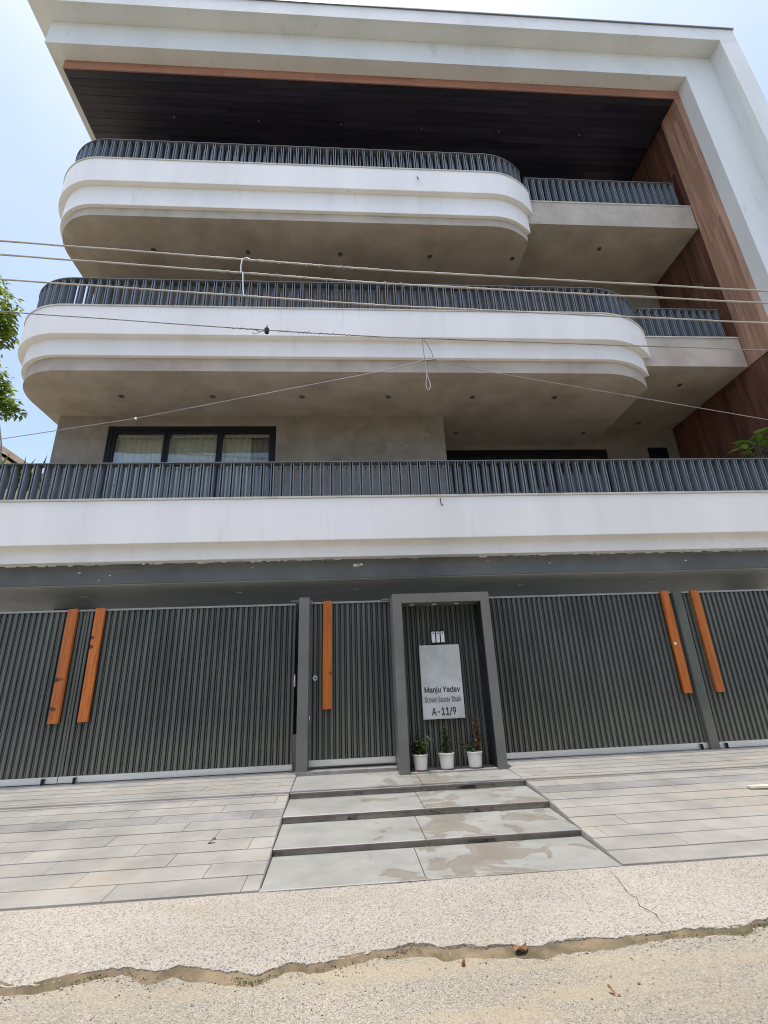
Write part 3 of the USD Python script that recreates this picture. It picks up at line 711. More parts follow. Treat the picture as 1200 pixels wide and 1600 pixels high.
# roof frame: an outer and an inner square of beams with a leg on the right, lined with wood
RF = thing('roof_frame', parent=house)
obj('outer_beam', bx(-6.79, 9.50, 6.285, 18, 15.46, 15.91, 0.012), M['frame_paint'], RF)
obj('outer_leg', bx(9.05, 9.50, 6.285, 9.5, 4.06, 15.4595, 0.012), M['frame_paint'], RF)
obj('inner_beam', bx(-6.47, 9.048, 6.645, 17.9, 14.68, 15.458, 0.010), M['frame_paint'], RF)
obj('inner_leg', bx(8.24, 9.047, 6.645, 9.4, 4.06, 14.678, 0.010), M['frame_paint'], RF)
obj('roof_coping', bx(-6.82, 9.53, 6.255, 18, 15.9105, 15.945, 0.006), M['rail_bar'], RF)
# wooden fascia, ceiling planks, liner planks and the dark wooden side wall
WD = thing('wood_cladding', parent=house)
q = random.Random(31)
x = -6.21
while x < 8.235:
    L = q.uniform(1.7, 2.6); x1 = min(x + L, 8.235)
    obj('fascia_board', bx(x + 0.001, x1 - 0.001, 6.95, 6.975, 14.40, 14.678, 0.003), M['edge_wood'], WD); x = x1
n_c = 20
ys = np.linspace(6.978, 10.2, n_c + 1)
for i in range(n_c):
    x = -6.21 - q.uniform(0, 1.2)
    while x < 8.08:
        L = q.uniform(1.8, 2.8); x1 = min(x + L, 8.085); xa = max(x, -6.21)
        if x1 - xa > 0.05:
            obj('ceiling_plank', bx(xa + 0.0015, x1 - 0.0015, ys[i] + 0.003, ys[i + 1] - 0.003, 14.40 + q.uniform(0.0, 0.004), 14.43, 0.003), M['ceil_wood'], WD)
        x = x1
obj('ceiling_deck', bx(-6.20, 8.235, 6.976, 17.0, 14.432, 14.676), M['black'], WD)
def planks(name, mat, y0, y1, w, z0, z1, x, prot, lo, hi):
    n = max(1, round((y1 - y0) / w))
    for i in range(n):
        a, b = y0 + (y1 - y0) * i / n, y0 + (y1 - y0) * (i + 1) / n
        z = z0 - q.uniform(0, 1.5)
        while z < z1:
            L = q.uniform(lo, hi); za, zb = max(z, z0), min(z + L, z1)
            if zb - za > 0.04:
                obj(name, bx(x - prot - q.uniform(0, 0.003), x + 0.02, a + 0.0015, b - 0.0015, za + 0.0015, zb - 0.0015, 0.003), M[mat], WD)
            z += L
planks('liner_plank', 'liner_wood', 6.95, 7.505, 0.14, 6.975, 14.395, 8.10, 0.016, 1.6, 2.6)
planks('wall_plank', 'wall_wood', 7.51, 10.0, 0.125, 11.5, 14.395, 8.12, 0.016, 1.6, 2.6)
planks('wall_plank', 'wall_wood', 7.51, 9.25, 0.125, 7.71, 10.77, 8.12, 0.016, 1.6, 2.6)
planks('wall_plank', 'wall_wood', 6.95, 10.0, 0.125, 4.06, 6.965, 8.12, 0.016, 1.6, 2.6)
obj('backing', cat(bx(8.121, 8.238, 6.99, 10.0, 4.06, 14.39), bx(8.105, 8.238, 6.95, 6.988, 4.06, 14.39)), M['liner_wood'], WD)
for x in (-4.1, -2.08, -0.06, 1.97, 3.96, 6.09): 
    obj('ceiling_light', moved(lathe([(0.0, 0.0), (0.009, -0.002), (0.013, 0.0), (0.013, 0.004)], 12), (x, 7.85, 14.398)), M['lamp_glass'], WD)

# hooks on the fascias
for x, z, lab in ((1.55, 11.31, 'small iron hook on the middle of the topmost white fascia'), (1.45, 3.92, 'small iron hook on the lowest white fascia above the portal')):
    pts = [(x, 6.995, z + .06), (x, 6.97, z + .06), (x, 6.96, z + .02), (x, 6.955, z - .05), (x + .012, 6.95, z - .075), (x + .025, 6.95, z - .06), (x + .025, 6.95, z - .045)]
    obj('hook', tube(pts, 0.007, 6), M['black'], None, True, label=lab, cat='hook')

# ------------------------------------------------------------------ gates, portal
def ribs(t, x0, x1, y, z0, z1, pitch=0.080, dep=0.030):
    """Upright rounded slats over a dark backing sheet, a thin bead in each groove."""
    n = max(1, round((x1 - x0) / pitch)); w = (x1 - x0) / n
    h = pitch * 0.245
    P = [(-h, dep), (-h, 0.005), (-h + 0.004, 0.001), (-h + 0.008, 0.0), (h - 0.008, 0.0), (h - 0.004, 0.001), (h, 0.005), (h, dep)]
    S = extrude_z(Polygon(P), z0, z1)
    Bd = extrude_z(Polygon([(-0.005, dep), (-0.0045, 0.018), (0.0045, 0.018), (0.005, dep)]), z0, z1)
    beads = []
    for k in range(n):
        cx = x0 + (k + 0.5) * w
        obj('slat', moved(S, (cx, y, 0)), M['gate'], t)
        if k < n - 1: beads.append(moved(Bd, (cx + w / 2, y, 0)))
    obj('backing_sheet', bx(x0, x1, y + dep, y + dep + 0.006, z0, z1), M['gate_back'], t)
    if beads: tag(obj('bead', cat(*beads), M['gate'], t), kind='stuff')

def wood_bar(t, x0, x1, y, z0, z1):
    obj('wood_bar', bx(x0, x1, y - 0.05, y - 0.006, z0, z1, 0.005), M['bar_wood'], t)
    for z in (z0 + 0.15, z1 - 0.15):
        obj('bar_spacer', bx((x0 + x1) / 2 - 0.02, (x0 + x1) / 2 + 0.02, y - 0.0055, y + 0.02, z - 0.02, z + 0.02), M['black'], t)

def gate(name, label, x0, x1, y, z0, z1, bars, group=None, extra=None):
    t = thing(name, label, 'gate', group=group)
    ribs(t, x0 + 0.03, x1 - 0.03, y, z0 + 0.02, z1 - 0.025)
    obj('stile', bx(x0, x0 + 0.03, y + 0.012, y + 0.06, z0 + 0.02, z1 - 0.0255, 0.003), M['gate'], t)
    obj('stile', bx(x1 - 0.03, x1, y + 0.012, y + 0.06, z0 + 0.02, z1 - 0.0255, 0.003), M['gate'], t)
    obj('top_rail', bx(x0, x1, y - 0.008, y + 0.06, z1 - 0.025, z1, 0.004), M['sunlit_rail'], t)
    obj('kick_plate', bx(x0, x1, y - 0.006, y + 0.05, z0 - 0.055, z0 + 0.019, 0.004), M['steel'], t)
    for a, b, c, e in bars: wood_bar(t, a, b, y, c, e)
    return t
g1 = gate('driveway_gate', 'dark ribbed driveway gate leaf at the far left with one orange wood bar', -8.6, -3.80, 7.2, 0.255, 2.412, [(-4.03, -3.90, 0.91, 2.42)])
g2 = gate('driveway_gate', 'dark ribbed driveway gate leaf left of the grey post with one orange wood bar', -3.79, -0.815, 7.2, 0.255, 2.412, [(-3.65, -3.525, 0.915, 2.42)])
obj('latch', cat(bx(-0.812, -0.797, 7.17, 7.24, 1.25, 1.41, 0.004), tube([(-0.80, 7.17, 1.38), (-0.795, 7.12, 1.38), (-0.795, 7.115, 1.33), (-0.795, 7.12, 1.27)], 0.008)), M['steel'], g2)
g3 = gate('driveway_gate', 'dark ribbed driveway gate leaf right of the portal with a knotty orange bar', 1.95, 5.045, 7.2, 0.255, 2.432, [(4.85, 4.972, 0.937, 2.44)])
g4 = gate('driveway_gate', 'dark ribbed driveway gate leaf at the far right edge beside the flat post', 5.185, 9.4, 7.2, 0.255, 2.428, [(5.347, 5.47, 0.934, 2.435)])
obj('paint_chip', bx(4.868, 4.90, 7.1475, 7.1505, 1.62, 1.66), M['flake'], g3)
for x in (-3.97, -3.58, 4.93, 5.30):
    obj('floor_guide', bx(x - 0.012, x + 0.012, 7.16, 7.19, 0.16, 0.26, 0.003), M['black'], g1 if x < -3.8 else g2 if x < 0 else g3 if x < 5 else g4)
pg = gate('pedestrian_gate', 'narrow ribbed pedestrian gate with one orange bar between grey post and portal', -0.585, 0.572, 7.12, 0.30, 2.41, [(-0.404, -0.278, 0.942, 2.418)])
lk = moved(lathe([(0.0, 0.0), (0.022, 0.0), (0.030, 0.004), (0.034, 0.0), (0.034, -0.006)], 20), (-0.51, 7.112, 1.35), Rx(math.pi / 2))
obj('lock', lk, M['steel'], pg)
obj('lock_core', moved(lathe([(0.0, 0.008), (0.012, 0.008), (0.014, 0.0)], 12), (-0.51, 7.112, 1.35), Rx(math.pi / 2)), M['black'], pg)

ps = thing('gate_post', 'square grey metal gate post between the driveway gate and the pedestrian gate', 'gate post')
obj('post', bx(-0.735, -0.592, 6.93, 7.16, 0.175, 2.452, 0.006), M['frame'], ps)
obj('cap_bracket', cat(bx(-0.86, -0.736, 7.0, 7.06, 2.405, 2.425, 0.003), bx(-0.591, -0.55, 7.0, 7.06, 2.36, 2.42, 0.003)), M['frame'], ps)
obj('receiver_post', bx(-0.90, -0.66, 7.46, 7.52, 0.62, 2.44), M['gate_back'], ps)  # added dark panel behind the gap, screening off the bright yard
p2 = thing('gate_post', 'flat dark post between the two right gate leaves and their orange bars', 'gate post')
obj('post', bx(5.05, 5.182, 7.15, 7.30, 0.16, 2.436, 0.005), M['gate'], p2)
obj('edge_strip', bx(5.0455, 5.0495, 7.148, 7.20, 0.2, 2.43), M['frame'], p2)
obj('sill', bx(-0.735, 0.595, 6.90, 7.22, 0.15, 0.208, 0.006), M['step'], ps) if False else None
sl = obj('door_sill', bx(-0.745, 0.572, 6.915, 7.25, 0.150, 0.212, 0.006), surf('sill_stone', (0.16, 0.155, 0.145), (0.25, 0.24, 0.22), 5, rough=0.6, bump=0.15), label='grey stone door sill under the pedestrian gate', cat='door sill')

po = thing('entrance_portal', 'boxy grey metal portal framing the name board niche', 'portal')
PX0, PX1, PY, PZ0, PZ1 = 0.578, 1.938, 6.60, 0.168, 2.405
obj('jamb', bx(PX0, PX0 + 0.124, PY, 7.28, PZ0, PZ1 - 0.1255, 0.006), M['frame'], po)
obj('jamb', bx(PX1 - 0.122, PX1, PY, 7.28, PZ0, PZ1 - 0.1255, 0.006), M['frame'], po)
obj('head', bx(PX0, PX1, PY, 7.28, PZ1 - 0.125, PZ1, 0.006), M['frame'], po)
obj('niche_floor', bx(PX0 + 0.125, PX1 - 0.123, PY + 0.012, 7.0, 0.150, 0.185, 0.004), M['tile'], po)
ribs(po, PX0 + 0.127, PX1 - 0.125, 6.93, 0.186, PZ1 - 0.127, 0.072)
obj('niche_side', bx(PX0 + 0.1245, PX0 + 0.1285, PY + 0.03, 6.929, 0.19, PZ1 - 0.128), M['gate_back'], po)  # added dark sheets inside both jambs, painting the shade of the niche
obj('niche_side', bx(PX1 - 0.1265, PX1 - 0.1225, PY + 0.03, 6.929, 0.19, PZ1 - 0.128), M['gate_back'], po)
for x in (0.87, 1.19, 1.51):
    obj('niche_light', moved(lathe([(0.0, 0.0), (0.026, 0.0), (0.032, -0.004), (0.038, 0.0)], 14), (x, 6.78, PZ1 - 0.1265)), M['lamp_glass'], po)
obj('bracket', cat(bx(PX1 + 0.001, PX1 + 0.10, 6.98, 7.05, 2.36, 2.385, 0.003), bx(PX1 + 0.06, PX1 + 0.1, 6.97, 7.06, 2.33, 2.358, 0.003)), M['frame'], po)
obj('bracket', bx(PX0 - 0.13, PX0 - 0.001, 6.98, 7.05, 2.385, 2.41, 0.003), M['frame'], po)
obj('socket', bx(PX1 - 0.1385, PX1 - 0.127, 6.74, 6.82, 1.62, 1.78, 0.003), M['black_plastic'], po)

sg = thing('name_board', 'pale metal name board with black lettering in the portal niche', 'name board')
sx0, sx1, sz0, sz1, sy = 0.948, 1.515, 0.766, 1.722, 6.88
obj('plate', bx(sx0, sx1, sy, sy + 0.016, sz0, sz1, 0.003),
    surf('etched_plate', (0.46, 0.475, 0.445), (0.60, 0.61, 0.58), 3.0, rough=0.42, metallic=0.0, spot=(7, 0.58, 0.74, (0.62, 0.62, 0.60))), sg)
def text_part(s, x0, x1, z0, h, bold, name):
    tm = meshkit.text_mesh(s, h, 0.003, bold); v = np.array(tm.vertices)
    v[:, 0] = (v[:, 0] - v[:, 0].min()) / (v[:, 0].max() - v[:, 0].min()) * (x1 - x0) + x0
    w = np.stack([v[:, 0], sy - 0.0005 - v[:, 2], z0 + v[:, 1]], 1)
    mm = trimesh.Trimesh(w, tm.faces, process=False)
    if mm.volume < 0: mm.invert()
    obj(name, mm, M['lettering'], sg)
text_part('Manju Yadav', 0.985, 1.475, 1.100, 0.068, True, 'name_line')
text_part('Suhani Saurav Bhaik', 0.985, 1.480, 0.975, 0.068, False, 'name_line')
text_part('A-11/9', 1.066, 1.398, 0.815, 0.088, True, 'house_number')
for x in (sx0 + 0.02, sx1 - 0.02):
    for z in (sz0 + 0.02, sz1 - 0.02):
        obj('fixing', moved(lathe([(0.0, 0.004), (0.006, 0.004), (0.008, 0.0)], 10), (x, sy, z), Rx(math.pi / 2)), M['steel'], sg)
for x in (1.0, 1.46):
    obj('stand_off', bx(x - 0.02, x + 0.02, sy + 0.0165, 6.935, 0.9, 1.6), M['black'], sg)

ic = thing('intercom', 'black intercom plate with three white door buttons above the name board', 'intercom')
obj('back_plate', bx(1.118, 1.332, 6.895, 6.93, 1.742, 1.920, 0.004), M['black_plastic'], ic)
for k in range(3):
    a = 1.137 + k * 0.066
    u = obj('call_unit', bx(a, a + 0.048, 6.878, 6.8945, 1.757, 1.905, 0.004), M['white_plastic'], ic)
    obj('call_eye', moved(lathe([(0.0, 0.004), (0.009, 0.003), (0.011, 0.0)], 14), (a + 0.024, 6.878, 1.882), Rx(math.pi / 2)), M['black_plastic'], ic)

# ------------------------------------------------------------------ pots
def leaf(L, W, fold=0.25, bend=0.3, n=4):
    xs = np.linspace(0, 1, n + 1); v, F = [], []
    for s in xs:
        w = W * math.sin(math.pi * min(1, s * 0.92 + 0.08)) ** 0.8 if s < 1 else 0.0
        z = -bend * L * s * s
        v += [(L * s, -w / 2, z + fold * w / 2), (L * s, 0, z), (L * s, w / 2, z + fold * w / 2)]
    for k in range(n):
        a = 3 * k
        F += [(a, a + 3, a + 4), (a, a + 4, a + 1), (a + 1, a + 4, a + 5), (a + 1, a + 5, a + 2)]
    return (np.array(v), np.array(F))

def pot(x, y, label, kind):
    t = thing('potted_plant', label, 'potted plant', loc=(x, y, 0.185))
    obj('saucer', lathe([(0, 0), (0.078, 0), (0.092, 0.012), (0.092, 0.018), (0.084, 0.018), (0.08, 0.010), (0, 0.010)], 28), M['terracotta'], t, 35)
    obj('pot', lathe([(0, 0.011), (0.076, 0.011), (0.080, 0.018), (0.096, 0.172), (0.103, 0.176), (0.104, 0.190), (0.097, 0.192), (0.093, 0.186), (0.088, 0.150), (0, 0.150)], 32), M['pot'], t, 35)
    obj('soil', lathe([(0.0, 0.170), (0.05, 0.168), (0.0895, 0.160)], 20), M['soil'], t, True)
    q = random.Random(kind * 17 + 5)
    stems, leaves, red = [], [], []
    def stalk(ax, ay, h, lx, ly, n, ls, redp, spread=1.0, zlo=0.15):
        pts = [(ax + lx * s + 0.006 * math.sin(7 * s + kind), ay + ly * s, 0.16 + h * s) for s in np.linspace(0, 1, 7)]
        stems.append(tube(pts, np.linspace(0.0045, 0.002, 7), 5))
        for k in range(n):
            s = zlo + (1 - zlo) * (k + q.random()) / n
            p = (ax + lx * s, ay + ly * s, 0.16 + h * s)
            L = q.uniform(0.7, 1.3) * ls
            R = Rz(q.uniform(0, 6.28)) @ Ry(-q.uniform(-0.2, 0.9))
            (red if q.random() < redp else leaves).append(moved(leaf(L * spread * 1.25, L * 0.55, 0.3, q.uniform(0, 0.5), 3), p, R))
    if kind == 1:
        for k in range(7): stalk(q.gauss(0, .02), q.gauss(0, .02), q.uniform(0.12, 0.25), q.gauss(0, .06), q.gauss(0, .05), 30, 0.055, 0.08)
        stalk(0, 0, 0.32, 0.01, 0, 14, 0.03, 0.45)
    elif kind == 2:
        stalk(0.01, 0, 0.34, -0.02, 0, 64, 0.05, 0.12, zlo=0.02); stalk(0.0, 0.01, 0.22, 0.02, 0, 44, 0.05, 0.05, zlo=0.02); stalk(-0.02, 0.01, 0.15, -0.03, 0, 24, 0.05, 0.05)
    else:
        stalk(0.04, 0, 0.42, 0.0, 0, 56, 0.045, 0.8); stalk(0.06, 0, 0.36, 0.01, 0, 40, 0.045, 0.7)
        stalk(0.0, 0, 0.12, -0.13, 0, 26, 0.045, 0.15); stalk(0.0, -0.01, 0.16, -0.06, 0, 22, 0.045, 0.3); stalk(-0.02, 0, 0.16, -0.2, 0, 14, 0.045, 0.8, zlo=0.6)
        stalk(0.02, 0, 0.17, 0.05, 0, 20, 0.04, 0.3)
    obj('stem', cat(*stems), M['bark'], t, True)
    obj('foliage', cat(*leaves), M['leaf_dark'], t, True)
    if red: obj('withered_foliage', cat(*red), M['leaf_red'], t, True)
    return t
pot(0.855, 6.74, 'white pot with a bushy green plant, nearest the pedestrian gate', 1)
pot(1.193, 6.74, 'white pot with one thin upright green shoot below the name board', 2)
pot(1.560, 6.74, 'white pot with a tall withered reddish stalk at the right jamb', 3)

# ------------------------------------------------------------------ overhead cables
def cable(name, pts, rad, mat, label, wraps=(), sag=0.0):
    P = np.array(pts, float)
    xs = np.linspace(P[0, 0], P[-1, 0], 180)
    zs = np.interp(xs, P[:, 0], P[:, 2])
    k = np.ones(9) / 9; zs2 = np.convolve(np.pad(zs, 4, 'edge'), k, 'valid'); zs2[0], zs2[-1] = zs[0], zs[-1]
    L = np.stack([xs, xs * 0 + P[0, 1], zs2], 1)
    t = thing(name, label, 'cable')
    obj('conductor', tube(L + 0.004 * (np.stack([meshkit.noise(np.stack([xs * 1.7, xs * 0, xs * 0 + c0], -1), 6) for c0 in (0, 5, 9)], -1) - 0.5), rad * (0.85 + 0.4 * meshkit.noise(np.stack([xs * 3, xs * 0, xs * 0], -1), 8)), 8), M[mat], t, True)
    f = lambda x: np.array([x, P[0, 1], float(np.interp(x, xs, zs2))])
    for a, b, turns, rr in wraps:
        u = np.linspace(0, 1, max(12, int(turns * 10)))
        c = np.array([f(a + (b - a) * s) + np.array([0, math.cos(2 * math.pi * turns * s), math.sin(2 * math.pi * turns * s)]) * (rad + rr * (0.6 + 0.5 * math.sin(s * 9))) for s in u])
        obj('splice_wrap', tube(c, 0.0045, 5), M[mat], t, True)
    return t, f
Y = 5.6
def ext(p, q, x): return p[2] + (q[2] - p[2]) / (q[0] - p[0]) * (x - p[0])
w1 = [(-5.12, Y, 7.65), (0.59, Y, 7.235), (6.83, Y, 6.97)]
w2 = [(-5.06, Y, 7.38), (0.58, Y, 6.97), (6.74, Y, 6.72)]
w3 = [(-4.95, Y, 6.91), (0.56, Y, 6.545), (6.61, Y, 6.32)]
w4 = [(-4.82, Y, 6.33), (-1.2, Y, 6.065), (0.54, Y, 5.965), (6.43, Y, 5.80)]
def span(w): return [(-16, Y, ext(w[0], w[1], -16))] + w + [(17, Y, ext(w[-2], w[-1], 17))]
c1, f1 = cable('overhead_cable', span(w1), 0.013, 'wire', 'topmost thick grey cable crossing in front of the upper balconies', [(-1.55, -1.0, 4, 0.010), (-0.8, -0.45, 3, 0.004), (-0.3, 0.0, 4, 0.004), (0.3, 0.55, 3, 0.008), (-0.1, 0.1, 3, .008)])
c2, f2 = cable('overhead_cable', span(w2), 0.013, 'wire', 'second thick grey cable from the top, running along the middle railing', [(-1.95, -0.95, 7, 0.010), (-0.8, -0.2, 5, 0.004), (0.55, 0.9, 3, 0.012)])
c3, f3 = cable('overhead_cable', span(w3), 0.012, 'wire', 'third thick grey cable, crossing the fins of the middle railing', [(-1.8, -1.4, 4, 0.007), (-0.9, -0.3, 5, 0.004), (0.2, 0.45, 3, 0.010)])
c4, f4 = cable('overhead_cable', span(w4), 0.0075, 'wire_dark', 'thin grey cable with a dark insulator crossing the middle white fascia', [(-1.7, -1.3, 4, 0.003), (-1.0, -0.5, 9, 0.004), (-0.4, 0.1, 6, 0.003)])
for k, x in enumerate((-0.85, -0.7, -0.55, -0.4, -0.2, 0.05, -1.5)):
    p = f4(x); obj('wire_end', tube([p, p + np.array([0.012, 0, -0.035 if k % 2 else 0.04])], 0.004, 5), M['wire_dark'], c4)
for cc, ff, xs_ in ((c1, f1, (-0.9, -0.4, 0.1, -0.6)), (c2, f2, (-0.7, -0.3, 0.85)), (c3, f3, (-0.6, 0.4))):
    for k, x in enumerate(xs_):
        p = ff(x); obj('wire_end', tube([p, p + np.array([0.01, 0, -0.05 if k % 2 else 0.035])], 0.005, 5), M['wire'], cc)
ins = thing('insulator', 'dark ribbed insulator with a pale tip standing on the thin cable', 'insulator')
ip = f4(-1.14)
obj('body', moved(lathe([(0, -0.05), (0.03, -0.048), (0.034, -0.02), (0.026, -0.012), (0.034, 0.0), (0.034, 0.02), (0.018, 0.03), (0.016, 0.05), (0.010, 0.06), (0, 0.062)], 16), ip), M['black_plastic'], ins, 35)
obj('tip', moved(lathe([(0.012, 0.06), (0.012, 0.085), (0.004, 0.12), (0, 0.125)], 12), ip), M['wire'], ins, 35)
obj('hook_wire', tube([ip + np.array(v) for v in ((-0.03, 0, -0.01), (-0.09, 0, -0.03), (-0.16, 0, 0.0), (-0.10, 0, -0.045), (-0.17, 0, -0.07), (-0.2, 0, -0.05))], 0.006, 5), M['wire_dark'], ins, True)
tie = [f1(-1.42) , f1(-1.5) + (0, -.02, .02), f1(-1.56) + (0, -.02, -.01), (-1.575, Y - .02, 7.25), (-1.565, Y - .02, 7.1), f2(-1.54) + (0, -.02, 0), (-1.515, Y - .02, 6.8), f3(-1.5) + (0, 0, 0.0)]
obj('tie_wire', tube(np.array([np.array(p) for p in tie]), 0.009, 6), M['white_plastic'], None, True, label='white tie wire looped down from the topmost cable to the third', cat='wire')
w5 = [(-4.22, Y, 4.34), (-2.76, Y, 4.61), (0.52, Y, 5.38), (1.11, Y, 5.57)]
w6 = [(1.24, Y, 5.58), (1.99, Y, 5.38), (6.02, Y, 4.58)]
sp = thing('span_wire', 'thin drooping wire tied up in the middle below the curved balcony', 'wire')
P5 = np.array([(-7.5, Y, 3.75)] + w5 + w6 + [(10, Y, 3.9)], float)
obj('strand', tube(P5, 0.005, 6), M['wire_dark'], sp)
obj('hanger', cat(tube([f4(1.1), (1.105, Y, 5.76), (1.11, Y, 5.57)], 0.006, 5), tube([f4(1.12), (1.16, Y, 5.86), (1.22, Y, 5.72), (1.24, Y, 5.58)], 0.006, 5),
                  tube([(1.08, Y, 5.56), (1.14, Y + .01, 5.58), (1.2, Y, 5.57), (1.26, Y, 5.585)], 0.011, 6)), M['wire_dark'], sp, True)
obj('loop', tube([(1.12, Y, 5.6), (1.12, Y, 5.4), (1.13, Y, 5.3), (1.155, Y, 5.2), (1.165, Y, 5.12), (1.14, Y, 5.07), (1.11, Y, 5.08), (1.10, Y, 5.15), (1.115, Y, 5.27), (1.125, Y, 5.36)], 0.006, 6), M['wire'], sp, True)
obj('knot', moved(trimesh.creation.icosphere(1, 0.018), (-2.76, Y, 4.61)), M['white_plastic'], sp)

# ------------------------------------------------------------------ plants, neighbour, tree
def clump(q, c, rx, rz, n, L0, out):
    for _ in range(n):
        while True:
            v = np.array([q.uniform(-1, 1) for _ in range(3)])
            if v @ v < 1: break
        v *= (0.5 + 0.5 * meshkit.noise(v * 2.3 + np.array(c), 5)) * 1.25
        p = np.array(c) + v * (rx, rx, rz)
        L = L0 * q.uniform(0.6, 1.3)
        R = Rz(q.uniform(0, 6.28)) @ Ry(q.uniform(-0.35, 0.6)) @ Rx(q.uniform(-0.5, 0.5))
        out.append(moved(leaf(L, L * 0.45, 0.25, 0.25, 2), p, R))
tr = thing('street_tree', 'leafy green tree at the left edge beside the curved balconies', 'tree')
q = random.Random(77)
trunk = [(-9.4, 8.3, -0.1), (-9.35, 8.35, 1.5), (-9.25, 8.4, 3.5), (-9.2, 8.45, 5.5), (-9.05, 8.5, 7.5), (-8.9, 8.5, 9.0)]
obj('trunk', tube(trunk, [0.26, 0.22, 0.19, 0.16, 0.11, 0.06], 10), M['bark'], tr, True)
lv = []
ends = [((-7.58, 8.5, 8.95), 0.6, 0.76, 1150), ((-8.3, 8.6, 9.9), 0.8, 0.6, 900), ((-7.0, 8.5, 6.75), 0.38, 0.34, 430), ((-6.6, 8.5, 6.62), 0.24, 0.2, 150), ((-7.1, 8.5, 7.15), 0.42, 0.35, 520), ((-7.25, 8.5, 8.5), 0.32, 0.4, 420),
        ((-8.4, 8.4, 7.6), 0.7, 0.6, 700), ((-9.6, 8.0, 9.4), 1.1, 1.0, 1500), ((-10.2, 9.0, 8.0), 1.0, 0.9, 1200), ((-9.0, 9.4, 8.6), 1.0, 0.9, 1000), ((-7.45, 8.5, 5.9), 0.3, 0.3, 220), ((-7.7, 8.5, 6.3), 0.35, 0.35, 300)]
for c, rx, rz, n in ends:
    clump(q, c, rx, rz, n, 0.12, lv)
    k = min(range(2, 6), key=lambda i: abs(trunk[i][2] - (c[2] - 0.9)))
    b = np.array(trunk[k]); e = np.array(c)
    mid = (b + e) / 2 + (0, 0, 0.25)
    pts = [b, (b + mid) / 2 + (0, 0, .06), mid, (mid + e) / 2 + (0, 0, .05), e]
    obj('limb', tube(pts, [0.05, 0.04, 0.03, 0.02, 0.008], 6), M['bark'], tr, True)
obj('crown', cat(*lv), M['leaf'], tr, True)

nb = thing('neighbour_house', 'buff painted house with a sloping roof edge beyond the left balcony end', 'house')
NX = [(-17, 6.8), (-9.4, 6.8), (-9.4, 7.75), (-13.2, 10.45), (-17, 8.0)]
obj('wall', extrude_y(Polygon([(-17, -0.1), (-9.6, -0.1), (-9.6, 7.6), (-13.2, 10.1), (-17, 7.7)]), 14.0, 20), M['neighbour'], nb)
obj('roof', extrude_y(Polygon([(-17.2, 7.75), (-13.2, 10.2), (-9.35, 7.55), (-9.35, 7.75), (-13.2, 10.42), (-17.2, 7.97)]), 13.8, 20.2), surf('roof_edge_paint', (0.42, 0.30, 0.22), (0.5, 0.38, 0.28), 2, rough=0.8), nb)
obj('band', extrude_y(Polygon([(-13.2, 9.55), (-9.55, 7.0), (-9.55, 7.12), (-13.2, 9.67)]), 13.93, 13.998), surf('pale_band', (0.6, 0.55, 0.45), (0.66, 0.6, 0.5), 2), nb)
tw = thing('trellis_mast', 'thin mast with a fan of pale slats behind the left end of the railing', 'mast')
obj('mast', cat(tube([(-7.95, 10, 3.6), (-7.6, 10, 5.9), (-7.75, 10, 6.65), (-8.05, 10, 7.6)], 0.015, 6)), M['wire_dark'], tw, True)
for k in range(11):
    s = k / 10
    x = -7.62 - 0.32 * s if s > .3 else -7.58 - 0.1 * s
    z = 5.95 + 1.45 * s
    obj('slat', tube([(x, 10, z), (x - 1.2 + 0.5 * s, 10, z + 0.55)], 0.010, 5), M['white_plastic'], tw)

def broad_plant(x, y, z):
    t = thing('balcony_plant', 'broad leaved green plant spilling over the long railing at right', 'plant')
    q = random.Random(12); lv, st = [], []
    for k in range(46):
        a = q.uniform(0, 6.28); r = q.uniform(0, 0.30)
        p = np.array([x + r * 1.6 * math.cos(a), y + 0.5 * r * math.sin(a), z + q.uniform(0.05, 0.48) - r * 0.5])
        st.append(tube([(x, y + 0.12, z - 0.5), ((x + p[0]) / 2, y + 0.08, (z + p[2]) / 2 - 0.06), p], [0.008, 0.006, 0.003], 5))
        lv.append(moved(leaf(q.uniform(0.20, 0.32), q.uniform(0.10, 0.15), 0.2, q.uniform(0.1, 0.5), 5), p, Rz(a + q.uniform(-0.5, 0.5)) @ Ry(-q.uniform(-0.1, 0.5))))
    obj('planter', bx(x - 0.8, x + 0.8, y + 0.0, y + 0.3, 3.65, z - 0.45, 0.01), M['terracotta'], t)
    obj('stem', cat(*st), M['bark'], t, True); obj('foliage', cat(*lv), M['leaf_glossy'], t, True)
    q = random.Random(5); gb = []
    for k in range(24):
        gx = x - 0.95 + q.gauss(0, 0.22); a = q.uniform(0, 6.28)
        gb.append(moved(leaf(q.uniform(0.15, 0.34), 0.018, 0.1, 0.5, 4), (gx, y + 0.1, z - 0.2), Rz(a) @ Ry(-q.uniform(0.7, 1.3))))
    obj('blade', cat(*gb), M['grass_blade'], t, True)
broad_plant(7.62, 7.36, 4.92)
def spiky(x, y, z, label, n, mat, h):
    t = thing('balcony_plant', label, 'plant'); q = random.Random(int(x * 100) % 97)
    obj('pot', moved(lathe([(0, 0), (0.12, 0), (0.16, 0.3), (0.17, 0.3), (0.14, 0.26), (0, 0.26)], 16), (x, y, 3.6)), M['terracotta'], t, 30)
    gb = [moved(leaf(q.uniform(0.5, 1) * h, 0.035, 0.1, 0.25, 4), (x + q.gauss(0, 0.12), y + q.gauss(0, .05), z - h * 0.55), Rz(q.uniform(0, 6.28)) @ Ry(-q.uniform(0.8, 1.5))) for _ in range(n)]
    obj('foliage', cat(*gb), mat, t, True)
    return t
spiky(-5.62, 7.4, 4.80, 'spiky light green plant rising over the railing at the far left', 40, M['leaf_glossy'], 0.75)
